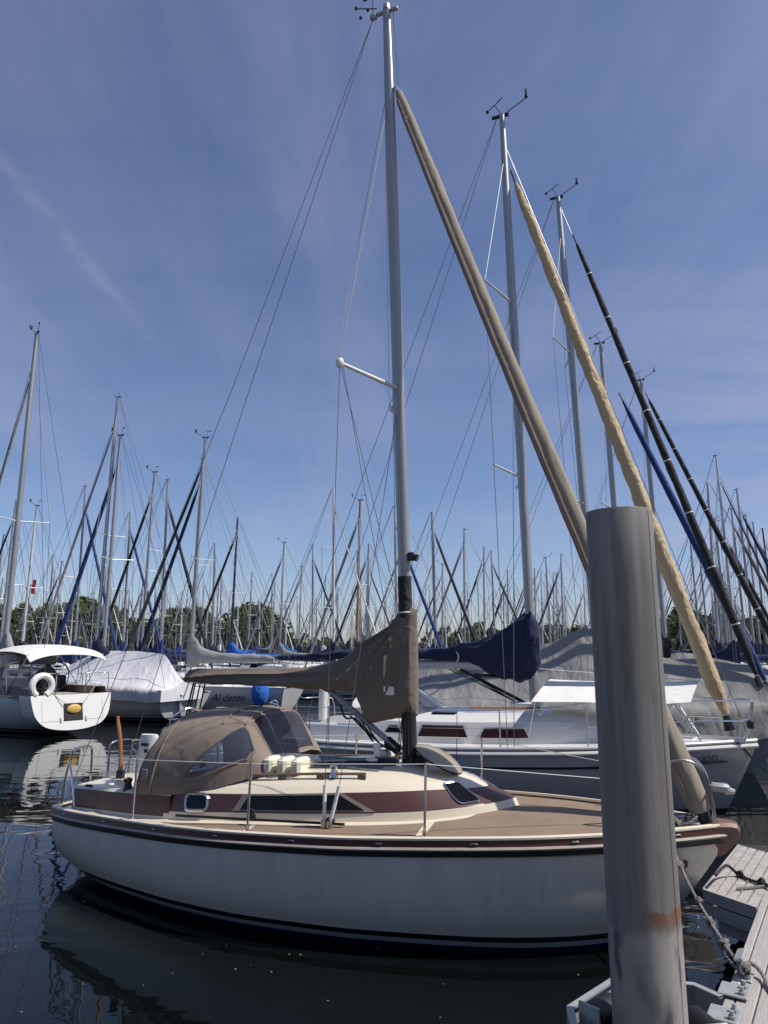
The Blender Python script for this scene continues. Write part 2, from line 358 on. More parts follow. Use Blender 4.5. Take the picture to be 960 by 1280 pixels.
# hull: x from the transom to the bow tip, y to port, z from the waterline
def hull_rows(L, bf, zf, ub0, ub1, keel, zb0, zb1, ns=40, nw=14, pmid=3.0, pm_ip=None, stern_e=None):
    zk = ip([0, 0.15, 0.5, 0.85, 1], [zb0, lerp(zb0, keel, .62), keel, lerp(zb1, keel, .7), zb1])
    rows = []
    for i in range(ns + 1):
        s = i / ns; s = 0.5 - 0.5 * math.cos(math.pi * s) if 0 else s
        us = s * L; ub = lerp(ub0, ub1, s)
        if stern_e: ub = us + ub0 * max(0, 1 - s / .3) ** 1.5 - (L - ub1) * s ** 5
        p = pm_ip(s) if pm_ip else (lerp(1.9, pmid, math.sin(math.pi * min(1, max(0, (s * 1.05)))) ** 0.6) if 0 < s < 0.95 else 1.8)
        half = []
        for j in range(nw + 1):
            ww = j / nw
            z = lerp(zf(us), zk(s), ww)
            half.append((lerp(us, ub, ww ** (lerp(stern_e, 1.1, min(1, s / .25)) if stern_e else 1.1)), max(bf(us), 0.012) * max(0.0, 1 - ww ** p) ** 0.55, z))
        rows.append([(x, -y, z) for x, y, z in half] + [(x, y, z) for x, y, z in half[-2::-1]])
    return rows
def hull_obj(rows, mat, parent, name='hull'):
    mb = MB(); mb.grid(rows)
    n = len(rows[0]); mb.f.append(tuple(range(n))); mb.mi.append(0)
    return mb.build(name, mat, parent, auto=50)

# ------------------------------------------------------------------ the setting
mb = MB()
mb.add([(-3000, -200, 0), (3000, -200, 0), (3000, 3000, 0), (-3000, 3000, 0)], [(0, 1, 2, 3)])
water = mb.build('water', 'ink', fix=False); tag(water, kind='structure')
wm = bpy.data.materials.new('lake_water'); wm.use_nodes = True; t = wm.node_tree; b = t.nodes['Principled BSDF']
b.inputs['Base Color'].default_value = (0.0025, 0.0042, 0.004, 1); b.inputs['Roughness'].default_value = 0.015; b.inputs['IOR'].default_value = 1.33
g = N(t, 'ShaderNodeNewGeometry'); mp = N(t, 'ShaderNodeMapping'); t.links.new(g.outputs['Position'], mp.inputs[0]); mp.inputs['Scale'].default_value = (0.7, 1.5, 1); mp.inputs['Rotation'].default_value = (0, 0, R(-15))
n1 = N(t, 'ShaderNodeTexNoise'); n1.inputs['Scale'].default_value = 1.1; n1.inputs['Detail'].default_value = 2.5; n1.inputs['Distortion'].default_value = 0.6; t.links.new(mp.outputs[0], n1.inputs['Vector'])
n2 = N(t, 'ShaderNodeTexNoise'); n2.inputs['Scale'].default_value = 0.22; n2.inputs['Detail'].default_value = 2; t.links.new(mp.outputs[0], n2.inputs['Vector'])
mul = N(t, 'ShaderNodeMath', operation='MULTIPLY'); t.links.new(n1.outputs[0], mul.inputs[0]); t.links.new(n2.outputs[0], mul.inputs[1])
bp = N(t, 'ShaderNodeBump'); bp.inputs['Strength'].default_value = 0.20; bp.inputs['Distance'].default_value = 0.10; t.links.new(mul.outputs[0], bp.inputs['Height']); t.links.new(bp.outputs[0], b.inputs['Normal'])
water.data.materials.clear(); water.data.materials.append(wm)
mb = MB(); rg = random.Random(21)
for i in range(110):
    x_, y_ = rg.uniform(-5, 3.5), rg.uniform(3.6, 9.5); r_ = rg.uniform(.003, .011); a_ = rg.uniform(0, 6.28); k_ = rg.uniform(.3, 1)
    mb.prism([(x_ + r_ * math.cos(a_ + q * 1.257) , y_ + r_ * k_ * math.sin(a_ + q * 1.257)) for q in range(5)], .002, .006)
tag(mb.build('debris', 'float_speck', smooth=False), kind='stuff')
mb = MB(); rows = []
for j in range(9):
    Yb = [150, 151.5, 156, 170, 200, 260, 400, 900, 2600][j]; zb = [-0.5, 0.3, 0.9, 1.1, 1.5, 2, 3, 6, 10][j]
    rows.append([(x, Yb + 5 * math.sin(x * 0.03) if j < 4 else Yb, zb) for x in range(-2600, 2601, 40)])
mb.grid(rows); tag(mb.build('shore', 'bank_grass'), kind='structure')

mb = MB(); mb.box((0, -43.2, -.05), (500, 80, 1.8)); tag(mb.build('added_bounce_quay', 'added_quay_gravel'), kind='structure')  # unseen quay behind the camera, added to bounce warm sunlight onto the hull
mb = MB(); rg = random.Random(5)
for i in range(9000):
    x_ = rg.uniform(-120, 120); z_ = rg.uniform(0, 1); hh_ = 17 + 4 * noise.noise(Vector((x_ * .12, 1, 0))); p = Vector((x_, -40 - 6 * rg.random() - 3 * noise.noise(Vector((x_ * .2, z_ * 2, 3))), .9 + hh_ * z_))
    n_ = Vector((rg.gauss(0, 1), rg.gauss(1, 1), rg.gauss(.5, 1))).normalized(); a1 = n_.orthogonal().normalized(); b1 = n_.cross(a1); q_ = rg.uniform(.5, 1.0)
    mb.add([p - a1 * q_, p + b1 * q_ * .7, p + a1 * q_, p - b1 * q_ * .7], [(0, 1, 2, 3)])
added_leafq = pm('added_woods_leaf', (.05, .07, .02), .8, var=.4, scale=.5)
tag(mb.build('added_woods_blocker', 'added_woods_leaf', smooth=False, fix=False), kind='stuff')  # unseen leaf screen behind the camera, added to block low sky light

# ------------------------------------------------------------------ MAIN BOAT
PHI = R(21.5); S0 = (-3.72, 9.61)
E1 = Vector((math.cos(PHI), -math.sin(PHI), 0)); E1n = Vector((math.sin(PHI), math.cos(PHI), 0))
def W(u, v, z): return Vector((S0[0], S0[1], 0)) + E1 * u + E1n * v + Vector((0, 0, z))
boat = thing('sailboat', 'white and cream sailing yacht with brown stripes and taupe canvas, moored nearest the steel pile', 'sailboat', (S0[0], S0[1], 0), -PHI, 'sailing yachts with furled sails')
L = 7.36
bf = ip([0, .2, .5, 1, 1.5, 2.3, 3.1, 3.9, 4.7, 5.55, 6.2, 6.9, 7.2, 7.36], [.58, .68, .81, .97, 1.11, 1.29, 1.37, 1.34, 1.22, 1.02, .77, .37, .15, .02])
zf = ip([0, 1.5, 3, 4.2, 5.5, 7, 7.36], [.70, .775, .84, .88, .93, .98, .99])
rows = hull_rows(L, bf, zf, 0.46, 6.29, -0.38, -0.05, -0.42, ns=60, nw=22, pm_ip=ip([0, .15, .4, .6, .85, .95, 1], [3.6, 3.5, 3.5, 3.5, 3.3, 2.8, 2.2]), stern_e=3.0)
hull_obj(rows, 'main_hull', boat)
CRN = ip([0, 1.5, 2.6, 4.2, 6, 7.4], [.05, .07, .11, .14, .11, .08])
def deckz(u, v):
    b_ = max(bf(u), .05); return zf(u) + 0.02 + CRN(u) * (1 - min(1, abs(v) / b_) ** 2) * min(1, (bf(u) / 0.9))
US = [L * i / 60 for i in range(61)]
# deck with the cockpit well let into it
mb = MB(); rows = []
for u in US:
    row = []
    for k in range(-14, 15):
        v = bf(u) * 0.985 * k / 14; z = deckz(u, v)
        if 0.62 < u < 1.95 and abs(v) < 0.46: z = 0.45
        elif 0.62 < u < 1.95 and abs(v) < 0.7: z = 0.80
        row.append((u, v, z))
    rows.append(row)
mb.grid(rows); mb.build('deck', 'gelcoat_cream', boat)
def strip(prof, name, mat, u0=0.0, u1=L, transom=True, parent=boat):   # prof: (outward offset, height) pairs round the sheer
    mb = MB()
    for sg in (-1, 1):
        rr = []
        for i in range(81):
            u = lerp(u0, u1, i / 80); e = 0.01
            du = (bf(min(L, u + e)) - bf(max(0, u - e))) / (min(L, u + e) - max(0, u - e)); nl = math.hypot(1, du)
            rr.append([(u - du / nl * o, sg * max(0.0, bf(u) + o / nl), zf(u) + h) for o, h in prof])
        mb.grid(rr, closed=True)
    if transom:
        rr = []
        for i in range(9):
            v = lerp(-bf(0), bf(0), i / 8); rr.append([(-o, v, zf(0) + h) for o, h in prof])
        mb.grid(rr, closed=True)
    return mb.build(name, mat, parent, auto=40)
strip([(-.03, .078), (.012, .078), (.02, .072), (.02, .056), (-.03, .056)], 'gunwale_cap', 'gelcoat_cream')
strip([(-.02, .056), (.012, .056), (.016, -.004), (-.02, -.004)], 'toe_rail', 'brown_paint')
strip([(0, 0), (.03, -.004), (.04, -.017), (.03, -.032), (0, -.036)], 'rubbing_strake', 'weathered_strake')
strip([(0, -.036), (.014, -.036), (.010, -.083), (-.012, -.086)], 'sheer_band', 'black_rubber')
mb = MB()
for i in range(9):
    u = 0.35 + i * 0.82
    for sg in (-1, 1):
        mb = MB(); du = (bf(min(L, u + .01)) - bf(max(0, u - .01))) / 0.02; mb.box((u, sg * (bf(u) + .016), zf(u) + .026), (.07, .02, .016), math.atan(du) * sg, bev=.005)
        mb.build('rail_fitting', 'steel', boat)
# brown non-skid panels on the side decks and foredeck
def cabw(u): return ip([0.2, 1.0, 1.6, 2.3, 3.2, 4.0, 4.6, 5.0, 5.25, 5.36, 5.42], [.52, .74, .88, .97, .96, .87, .72, .52, .30, .14, .0])(u)
for sg in (-1, 1):
    for a0, a1 in ((1.95, 3.02), (3.08, 4.72), (4.80, 6.95)):
        mb = MB(); rr = []
        for i in range(25):
            u = lerp(a0, a1, i / 24)
            inn = cabw(u) + 0.10 if u < 5.05 else lerp(cabw(u) + .12, 0.012, min(1, (u - 5.05) / 0.45)) if u < 5.5 else 0.012
            out = bf(u) - 0.07 if u < 6.6 else lerp(bf(u) - .07, max(.02, bf(u) - .1), (u - 6.6) / .35)
            if out < inn + .01: out = inn + .01
            rr.append([(u, sg * lerp(inn, out, q / 6), deckz(u, lerp(inn, out, q / 6)) + 0.006) for q in range(7)])
        mb.grid(rr); mb.build('deck_panel', 'brown_nonskid', boat)
# cabin trunk
ZB = ip([1.8, 2.6, 4.2, 5.0, 5.62], [1.10, 1.14, 1.235, 1.26, 1.22])
ZC = ip([1.8, 2.6, 3.6, 4.3, 4.9, 5.2], [1.27, 1.34, 1.405, 1.41, 1.36, 1.28])
UA = 1.85
uf = [5.46, 5.42, 5.14, 5.02, 4.94, 4.88, 4.86]
def cab_pt(s, lv, sg, off=0.0):
    """lv: 0..6 continuous level on the trunk's half section"""
    def P(l):
        u = lerp(UA, uf[l], s); ub = lerp(UA, 5.42, s)
        ww = cabw(ub); 
        k = [1.0, 0.985, 0.93, 0.86, 0.66, 0.35, 0.0][l]
        zd = deckz(ub, ww) ; zc = ZC(u); zb = ZB(u)
        f = max(0, (s - 0.8) / 0.2) ** 2
        z = [zd - .03, zd + .075, zb, zb + .06, zc - .055, zc - .012, zc][l]
        z = lerp(z, [zd - .03, zd + .075, zb - .02, zb + .03, zb + .06, zb + .08, zb + .085][l], f)
        return Vector((u, sg * max(0, ww * k), z))
    l0 = min(5, int(lv)); p = P(l0).lerp(P(l0 + 1), lv - l0)
    return p + Vector((0, sg * off, off * 0.3))
mb = MB(); rows = []
LV = [0, .9, 1.0, 1.1, 1.5, 1.9, 2.0, 2.15, 2.5, 2.8, 3, 3.3, 3.6, 4, 4.5, 5, 5.5, 6]
SS = [1 - (1 - i / 80) ** 1.6 for i in range(81)]
for s_ in SS:
    left = [cab_pt(s_, l, -1) for l in LV]; right = [cab_pt(s_, l, 1) for l in LV[:-1]][::-1]
    rows.append(left + right)
nl = len(LV)
def cmat(i, j):
    k = j if j < nl - 1 else 2 * nl - 3 - j
    return 1 if 2 <= k < 6 else 0
mb.grid(rows, mif=cmat)
mb.f.append(tuple(range(len(rows[0])))); mb.mi.append(0)
cabin = mb.build('cabin', ['gelcoat_cream', 'brown_paint'], boat, auto=40)
def side_patch(poly_s, name, mat, sg, off, parent, nu=16, nv=4):
    """poly_s: bottom-left, top-left, top-right, bottom-right as (u, level)"""
    (a0, l0), (a1, l1), (a2, l2), (a3, l3) = poly_s
    rr = []
    for i in range(nu + 1):
        f = i / nu; rr.append([cab_pt((lerp(lerp(a0, a3, f), lerp(a1, a2, f), q / nv) - UA) / 3.45, lerp(lerp(l0, l3, f), lerp(l1, l2, f), q / nv), sg, off) for q in range(nv + 1)])
    m_ = MB(); m_.grid(rr); return m_.build(name, mat, parent, thick=-0.006)
for sg in (-1, 1):
    f_ = side_patch([(2.70, 1.08), (2.86, 1.99), (3.98, 1.97), (4.16, 1.06)], 'window_frame', 'frame_trim', sg, 0.006, cabin)
    side_patch([(2.80, 1.17), (2.93, 1.90), (3.93, 1.89), (4.07, 1.15)], 'window', 'dark_glass', sg, 0.013, cabin)
# small round-cornered port aft
def rrect(u0, u1, l0, l1, rr_, n=4):
    pts = []
    for cu, cl, a0 in ((u1, l1, 0), (u0, l1, 90), (u0, l0, 180), (u1, l0, 270)):
        su = rr_ if cu == u0 else -rr_; sl = rr_ * 4 if cl == l0 else -rr_ * 4
        for k in range(n + 1):
            a_ = R(a0 + 90 * k / n); pts.append((cu + su + rr_ * math.cos(a_), cl + sl + rr_ * 4 * math.sin(a_)))
    return pts
for sg in (-1, 1):
    ring = rrect(2.14, 2.42, 1.08, 1.95, .06)
    P = [cab_pt((u - UA) / 3.45, l, sg, .012) for u, l in ring]
    mb = MB(); mb.tube(P + [P[0], P[1]], 0.017, 6, cap=False); fr = mb.build('port_frame', 'steel', cabin)
    mb = MB(); mb.add([cab_pt((u - UA) / 3.45, l, sg, .008) for u, l in ring], [tuple(range(len(ring)))]); mb.build('port_pane', 'dark_glass', cabin)
# sloping front windows, with rounded corners
for sg in (-1, 1):
    ca4 = [(.888, 1.2), (.916, 2.75), (.953, 2.9), (.940, 1.25)]; loop = []
    for i in range(4):
        p0, p1, p2 = ca4[i - 1], ca4[i], ca4[(i + 1) % 4]
        for k in range(6):
            f = k / 5; a_ = (lerp(p1[0], p0[0], .22), lerp(p1[1], p0[1], .22)); c_ = (lerp(p1[0], p2[0], .22), lerp(p1[1], p2[1], .22))
            loop.append(tuple((1 - f) ** 2 * a_[j] + 2 * f * (1 - f) * p1[j] + f * f * c_[j] for j in (0, 1)))
    m0 = tuple(sum(q[j] for q in loop) / len(loop) for j in (0, 1))
    def fw(k, off): return [cab_pt(lerp(m0[0], q[0], k), lerp(m0[1], q[1], k), sg) + Vector((off, sg * off, off * .6)) for q in loop]
    mb = MB(); mb.grid([fw(k, .007) for k in (1, .75, .5, .25, .02)], closed=True); mb.build('front_window', 'black_window', cabin)
    mb = MB(); e_ = fw(1.04, .006); mb.tube(e_ + [e_[0], e_[1]], .010, 6, cap=False); mb.build('window_frame', 'steel', cabin)
# teak grab rails on the roof
for sg in (-1, 1):
    mb = MB(); pts = []
    for k in range(4):
        u0 = 2.72 + k * .42
        p0 = cab_pt((u0 - UA) / 3.1, 3.55, sg); mb.box(p0 + Vector((0, 0, .018)), (.09, .024, .05), bev=.006)
    mb.tube([cab_pt((u - UA) / 3.1, 3.55, sg) + Vector((0, 0, .05)) for u in (2.66, 3.1, 3.5, 4.02)], .014, 8)
    mb.build('grab_rail', 'teak_grey', cabin)
# grey hatch cover on the roof, sliding hatch
mb = MB(); rr = []
for i in range(13):
    u = lerp(2.9, 4.1, i / 12); rr.append([(u, lerp(-.42, .42, q / 8), ZC(u) + .028 - .05 * abs(lerp(-1, 1, q / 8)) ** 2 + .012 * math.sin(i * .9 + q)) for q in range(9)])
mb.grid(rr); mb.build('hatch_cover', 'grey_canvas', cabin, thick=.02)
# domed fore hatch standing open
mb = MB(); rr = []
ax = Vector((math.cos(R(28)), 0, -math.sin(R(28)))); nz_ = Vector((math.sin(R(28)), 0, math.cos(R(28)))); hc = Vector((4.62, -.02, 1.47))
for i in range(9):
    r_ = i / 8
    rr.append([hc + ax * (.27 * r_ * math.cos(2 * math.pi * k / 24)) + Vector((0, .25 * r_ * math.sin(2 * math.pi * k / 24), 0)) + nz_ * (.07 * (1 - r_ ** 2.5)) for k in range(24)])
mb.grid(rr, closed=True); fh = mb.build('fore_hatch', 'horn', cabin, thick=-.012)
mb = MB(); mb.tube([rr[8][k] for k in range(24)] + [rr[8][0], rr[8][1]], .011, 6, cap=False); mb.build('rim', 'black_rubber', fh)
# cockpit coamings
for sg in (-1, 1):
    mb = MB(); rr = []
    for i in range(17):
        u = lerp(.22, 1.93, i / 16); w_ = cabw(u); zd = deckz(u, w_); zt = lerp(1.0, 1.10, i / 16)
        rr.append([(u, sg * w_, zd - .03), (u, sg * w_ * .99, zd + .02), (u, sg * (w_ - .02), zt - .025), (u, sg * (w_ - .05), zt), (u, sg * (w_ - .20), zt + .01), (u, sg * (w_ - .23), zt - .03), (u, sg * (w_ - .24), .78)])
    mb.grid(rr, mif=lambda i, j: 1 if j == 1 else 0)
    mb.f.append(tuple(range(7))); mb.mi.append(0)
    mb.build('coaming', ['gelcoat_cream', 'brown_paint'], boat)
mb = MB(); mb.box((.40, 0, .93), (.42, .98, .16), bev=.04); mb.build('stern_locker', 'gelcoat_cream', boat)
for sg in (-1, 1):
    mb = MB(); c = (1.18, sg * .70, 1.055)
    mb.tube([(c[0], c[1], 1.04), (c[0], c[1], 1.07), (c[0], c[1], 1.12), (c[0], c[1], 1.15), (c[0], c[1], 1.17)], [.058, .05, .036, .05, .05], 14)
    mb.tube([(c[0], c[1], 1.165), (c[0], c[1], 1.185)], [.03, .028], 10, 1)
    mb.build('winch', ['black_plastic', 'steel'], boat)
# tiller standing raised
mb = MB(); mb.tube(curve3([(.42, .05, .98), (.41, .05, 1.2), (.385, .05, 1.45), (.33, .05, 1.68), (.315, .05, 1.76)]), [.03] * 6 + [.026] * 12 + [.022] * 7, 10)
ti = mb.build('tiller', 'teak', boat)
mb = MB(); mb.box((.42, .05, 1.03), (.09, .075, .16), bev=.01); mb.build('tiller_head', 'black_plastic', ti)
# sprayhood: a set of arches skinned with cloth
AR = [  # base u, base half width, base z, top u, top z, squareness
    (1.40, .83, 1.05, 1.46, 1.66, 3.0), (1.48, .86, 1.055, 1.54, 1.80, 3.2), (1.60, .88, 1.06, 1.72, 1.885, 3.4), (1.95, .90, 1.085, 2.08, 1.925, 3.6), (2.40, .87, 1.17, 2.40, 1.925, 4.0), (2.72, .78, 1.26, 2.64, 1.89, 4.2), (2.86, .72, 1.29, 2.80, 1.66, 4.2), (2.95, .66, 1.31, 2.93, 1.44, 4.2)]
def hood(s, q, off=0.0):
    """s 0..1 aft to fore, q -1..1 over the arch"""
    x = s * (len(AR) - 1); i = min(len(AR) - 2, int(x)); f = x - i
    def cr(k):
        P = [AR[max(0, i - 1)][k], AR[i][k], AR[i + 1][k], AR[min(len(AR) - 1, i + 2)][k]]
        return 0.5 * (2 * P[1] + (P[2] - P[0]) * f + (2 * P[0] - 5 * P[1] + 4 * P[2] - P[3]) * f * f + (3 * P[1] - P[0] - 3 * P[2] + P[3]) * f ** 3)
    ub, hw, zb, ut, zt, p = (cr(k) for k in range(6))
    th = (q + 1) * math.pi / 2
    cx = -math.copysign(abs(math.cos(th)) ** (2 / p), math.cos(th)); sz = abs(math.sin(th)) ** (2 / p)
    v = hw * cx * (1 - .16 * sz * sz)
    return Vector((lerp(ub, ut, sz), v * (1 + off), lerp(zb, zt, sz) + off * .6 * sz))
SIDE = [(.47, .965), (.485, .925), (.52, .853), (.585, .76), (.645, .653), (.695, .58), (.74, .647), (.82, .78), (.75, .925), (.66, .945), (.59, .955), (.525, .97)]
FRONT = [(.735, -.37), (.735, .37), (.955, .40), (.955, -.40)]
def inside(poly, x, y):
    c = False
    for i in range(len(poly)):
        (x0, y0), (x1, y1) = poly[i - 1], poly[i]
        if (y0 > y) != (y1 > y) and x < (x1 - x0) * (y - y0) / (y1 - y0) + x0: c = not c
    return c
def in_side(s, q): return inside(SIDE, s, abs(q))
def in_front(s, q): return inside(FRONT, s, q)
mb = MB(); ns, nq = 90, 120; rows = [[hood(i / ns, -1 + 2 * j / nq) for j in range(nq + 1)] for i in range(ns + 1)]
for r_ in rows:
    for j, p in enumerate(r_):
        k = noise.noise(p * 3.0) * .012 + noise.noise(Vector((p.x * 2, p.y * 7, p.z * 7))) * .006
        r_[j] = p + Vector((0, k, k))
o = len(mb.v); mb.v += [tuple(p) for r_ in rows for p in r_]
for i in range(ns):
    for j in range(nq):
        s_, q_ = (i + .5) / ns, -1 + 2 * (j + .5) / nq
        if in_side(s_, q_) or in_front(s_, q_): continue
        a_ = i * (nq + 1) + j; mb.f.append((a_, a_ + 1, a_ + nq + 2, a_ + nq + 1)); mb.mi.append(0)
hood_o = mb.build('sprayhood', 'taupe_canvas', boat, thick=.004)
def hood_pane(loop, name, mat, off):
    # a pane with a cloth hem, laid on the arch surface
    cs = sum(p[0] for p in loop) / len(loop); cq = sum(p[1] for p in loop) / len(loop)
    m_ = MB(); rr = []
    for k in (1.0, .93, .92, .7, .45, .2, .02):
        rr.append([hood(cs + (a_ - cs) * k, cq + (b_ - cq) * k, off) for a_, b_ in loop])
    m_.grid(rr, closed=True, mif=lambda i, j: 1 if i == 0 else 0)
    return m_.build(name, [mat, 'taupe_canvas'], hood_o)
def dens(loop, n=8):
    out = []
    for i in range(len(loop)):
        a_, b_ = loop[i], loop[(i + 1) % len(loop)]
        out += [(lerp(a_[0], b_[0], k / n), lerp(a_[1], b_[1], k / n)) for k in range(n)]
    return out
for sg in (-1, 1):
    cs_, cq_ = sum(p[0] for p in SIDE) / len(SIDE), sum(p[1] for p in SIDE) / len(SIDE)
    hood_pane(dens([(cs_ + (a_ - cs_) * 1.13, sg * min(.985, cq_ + (b_ - cq_) * 1.13)) for a_, b_ in SIDE], 5), 'side_window', 'clear_vinyl', .014)
hood_pane(dens([(.722, -.41), (.722, .41), (.975, .44), (.975, -.44)], 14), 'front_window', 'smoke_vinyl', .014)
mb = MB()
for s_, rad, qm in ((.30, .010, 1), (.56, .008, .5), (.70, .009, .52)):
    mb.tube([hood(s_, qm * (-1 + 2 * j / 40), .012) for j in range(41)], rad, 6)
mb.tube([hood(.035, -1 + 2 * j / 40, .01) for j in range(41)], .012, 6)
mb.build('hood_seam', 'taupe_canvas', hood_o)
mb = MB(); c = hood(.22, -.93, .03); mb.box(c, (.075, .012, .10), bev=.004); mb.build('hood_tab', 'silver_canvas', hood_o)
mb = MB(); mb.tube(curve3([hood(.13, -.30, .02), hood(.16, -.25, .10), hood(.22, -.1, .12), hood(.26, -.05, .02)]), .012, 6); mb.build('hood_handle', 'steel', hood_o)
# mast, leaning slightly aft
def mastp(z, du=0, dv=0): return Vector((lerp(4.30, 4.035, (z - 1.4) / 9.58) + du, dv, z))
mb = MB()
MS = [1.38, 1.6, 3.0, 5, 7, 9, 10.4, 10.93]
rr = []
for z in MS:
    k = 1.0 if z < 9 else lerp(1.0, .72, (z - 9) / 1.93)
    rr.append([mastp(z) + Vector((.072 * k * math.cos(2 * math.pi * q / 20), .052 * k * math.sin(2 * math.pi * q / 20), 0)) for q in range(20)])
mb.grid(rr, closed=True); mb.f.append(tuple(len(mb.v) - 20 + q for q in range(20))); mb.mi.append(0)
mast = mb.build('mast', 'mast_alu', boat)
mb = MB(); mb.tube([mastp(2.95), mastp(3.40)], .077, 20); mb.build('mast_sleeve', 'black_canvas', mast)
mb = MB(); mb.tube([mastp(1.40), mastp(1.5), mastp(1.95)], [.095, .08, .078], 16); mb.build('mast_foot', 'black_plastic', mast)
mb = MB(); c = mastp(3.62, .09, -.02); mb.box(c, (.07, .07, .10), bev=.012); mb.tube([c + Vector((.02, 0, .0)), c + Vector((.075, 0, -.02))], [.03, .045], 10); mb.build('deck_light', 'black_plastic', mast)
mb = MB(); mb.box(mastp(10.9, -.02), (.36, .05, .045), bev=.01); mb.box(mastp(10.88, -.19), (.09, .06, .07), bev=.01); mb.tube([mastp(10.93), mastp(11.0)], [.05, .045], 10); mb.build('masthead', 'mast_alu', mast)
mb = MB(); mb.tube([mastp(10.95, -.2), mastp(11.28, -.2)], .005, 6)
mb.tube([mastp(11.0, -.14), mastp(11.06, -.3), mastp(11.12, -.46)], .007, 6)
for k in range(3):
    p = mastp(11.06, -.36, 0) + Vector((.09 * math.cos(2.1 * k), .09 * math.sin(2.1 * k), -.03)); mb.blob(p, .024, 8)
mb.box(mastp(11.2, -.2), (.26, .008, .03)); mb.build('wind_vane', 'black_plastic', mast)
tips = {}
for sg in (-1, 1):
    tip = Vector((3.80, sg * .82, 5.69)); tips[sg] = tip
    mb = MB(); mb.tube([mastp(5.62), mastp(5.62).lerp(tip, .5), tip], [.028, .024, .02], 10); spo = mb.build('spreader', 'mast_pale', mast)
    mb = MB(); mb.blob(tip + Vector((0, 0, 0)), (.05, .045, .06), 10); mb.build('spreader_end', 'white_vinyl', spo)
# standing rigging
mb = MB()
for sg in (-1, 1):
    cp = Vector((3.80, sg * 1.05, .98)); cp2 = Vector((3.93, sg * 1.05, .98))
    mb.tube([mastp(9.62), tips[sg] + Vector((0, 0, .04))], .005, 5, 1); mb.tube([mastp(9.55, -.06), tips[sg] + Vector((-.05, 0, .04))], .0045, 5, 1)
    mb.tube([tips[sg], cp], .004, 5)
    mb.tube([mastp(5.5), Vector((3.90, sg * 1.04, 1.0))], .004, 5)
    mb.tube([tips[sg], mastp(3.0, -.06, sg * .03)], .0035, 5); mb.tube([tips[sg] + Vector((.03, 0, 0)), mastp(2.0, -.05, sg * .05)], .0035, 5)
    mb.tube([mastp(10.85, -.2), Vector((2.0, sg * .17, 5.9)), Vector((.06, sg * .46, .80))], .0045, 5)
mb.tube([mastp(9.7, .07), Vector((7.18, 0, 1.02))], .004, 5)
mb.tube([mastp(10.85, .09), mastp(9.75, .13)], .006, 5)
mb.build('rigging', ['wire', 'wire_pale'], boat)
for sg in (-1, 1):
    for k, (cu, tu) in enumerate(((3.80, 3.80), (3.86, 3.93))):
        mb = MB(); base = Vector((cu, sg * 1.05, .97)); top = base + Vector((-.0 if k == 0 else .09, -sg * .015, .36)); mb.tube([base, top], .018, 10); mb.tube([base - Vector((0, 0, .02)), base + Vector((0, 0, .04))], .03, 8, 1); mb.build('shroud_cover', ['white_vinyl', 'steel'], boat)
# boom and the cover over mainsail and mast foot
mb = MB(); mb.tube([(1.5, 0, 2.24), (4.2, 0, 2.26)], .05, 12); mb.build('boom', 'mast_alu', boat)
CU = [1.40, 1.6, 2.0, 2.5, 2.9, 3.2, 3.45, 3.65, 3.72, 3.82, 3.98, 4.10, 4.22, 4.32, 4.385]
CT = [2.33, 2.36, 2.37, 2.38, 2.39, 2.42, 2.47, 2.57, 2.63, 2.70, 2.78, 2.90, 3.04, 3.06, 3.03]
CB = [2.22, 2.20, 2.19, 2.18, 2.17, 2.16, 2.15, 2.13, 2.05, 1.80, 1.83, 1.855, 1.88, 1.90, 1.90]
CW = [.05, .085, .11, .13, .14, .15, .145, .14, .13, .12, .11, .10, .095, .09, .03]
ct, cw = ip(CU, CT), ip(CU, CW)
def cb(u):
    i = max(0, min(len(CU) - 2, sum(1 for q in CU if q <= u) - 1)); return lerp(CB[i], CB[i + 1], min(1, (u - CU[i]) / (CU[i + 1] - CU[i])))
mb = MB(); rr = []; NQ = 72
for i in range(221):
    u = lerp(1.40, 4.385, i / 220); row = []
    for q in range(NQ):
        th = 2 * math.pi * q / NQ; zc_, hz_ = (ct(u) + cb(u)) / 2, (ct(u) - cb(u)) / 2
        fx = math.copysign(abs(math.sin(th)) ** .8, math.sin(th)); fz = math.copysign(abs(math.cos(th)) ** (.75 if u < 3.6 else .45), math.cos(th))
        p = Vector((u, cw(u) * fx * (1 - .25 * fz), zc_ + hz_ * fz))
        # creases fanning out from the tack, running along the boom further aft
        ang = math.atan2(p.z - 3.05, p.x - 4.40); d_ = (p - Vector((4.40, 0, 3.05))).length
        fan = 1 - abs(math.sin(ang * 24 + 3.2 * noise.noise(p * 1.1))) ** .7
        run = 1 - abs(math.sin((p.z - 2.3 - .06 * (u - 2.2)) * 34 + 3.0 * noise.noise(Vector((u * .8, fx, 3))))) ** .8
        wgt = max(0, min(1, (u - 3.1) / .5)); top = max(0, min(1, (p.z - 2.05) / .35))
        k = lerp(.034 * run, .055 * fan * min(1, d_ / .5) * (.25 + .75 * top), wgt) * (1 if u < 4.12 else .3)
        k += .010 * noise.noise(Vector((p.x * 2.2, p.y * 4, p.z * 5))) + .006 * noise.noise(Vector((p.x * 6, 5, p.z * 14)))
        row.append(p + Vector((0, k * (1 if fx >= 0 else -1), k * .4 * fz)))
    rr.append(row)
mb.grid(rr, closed=True)
mb.f.append(tuple(range(NQ))); mb.mi.append(0); mb.f.append(tuple(len(mb.v) - NQ + q for q in range(NQ))); mb.mi.append(0)
cov = mb.build('sail_cover', 'taupe_cover', boat, auto=60)
mb = MB()
p = Vector((4.10, -.118, 2.16)); mb.box(p, (.12, .004, .09)); mb.build('cover_label', 'white_vinyl', cov)
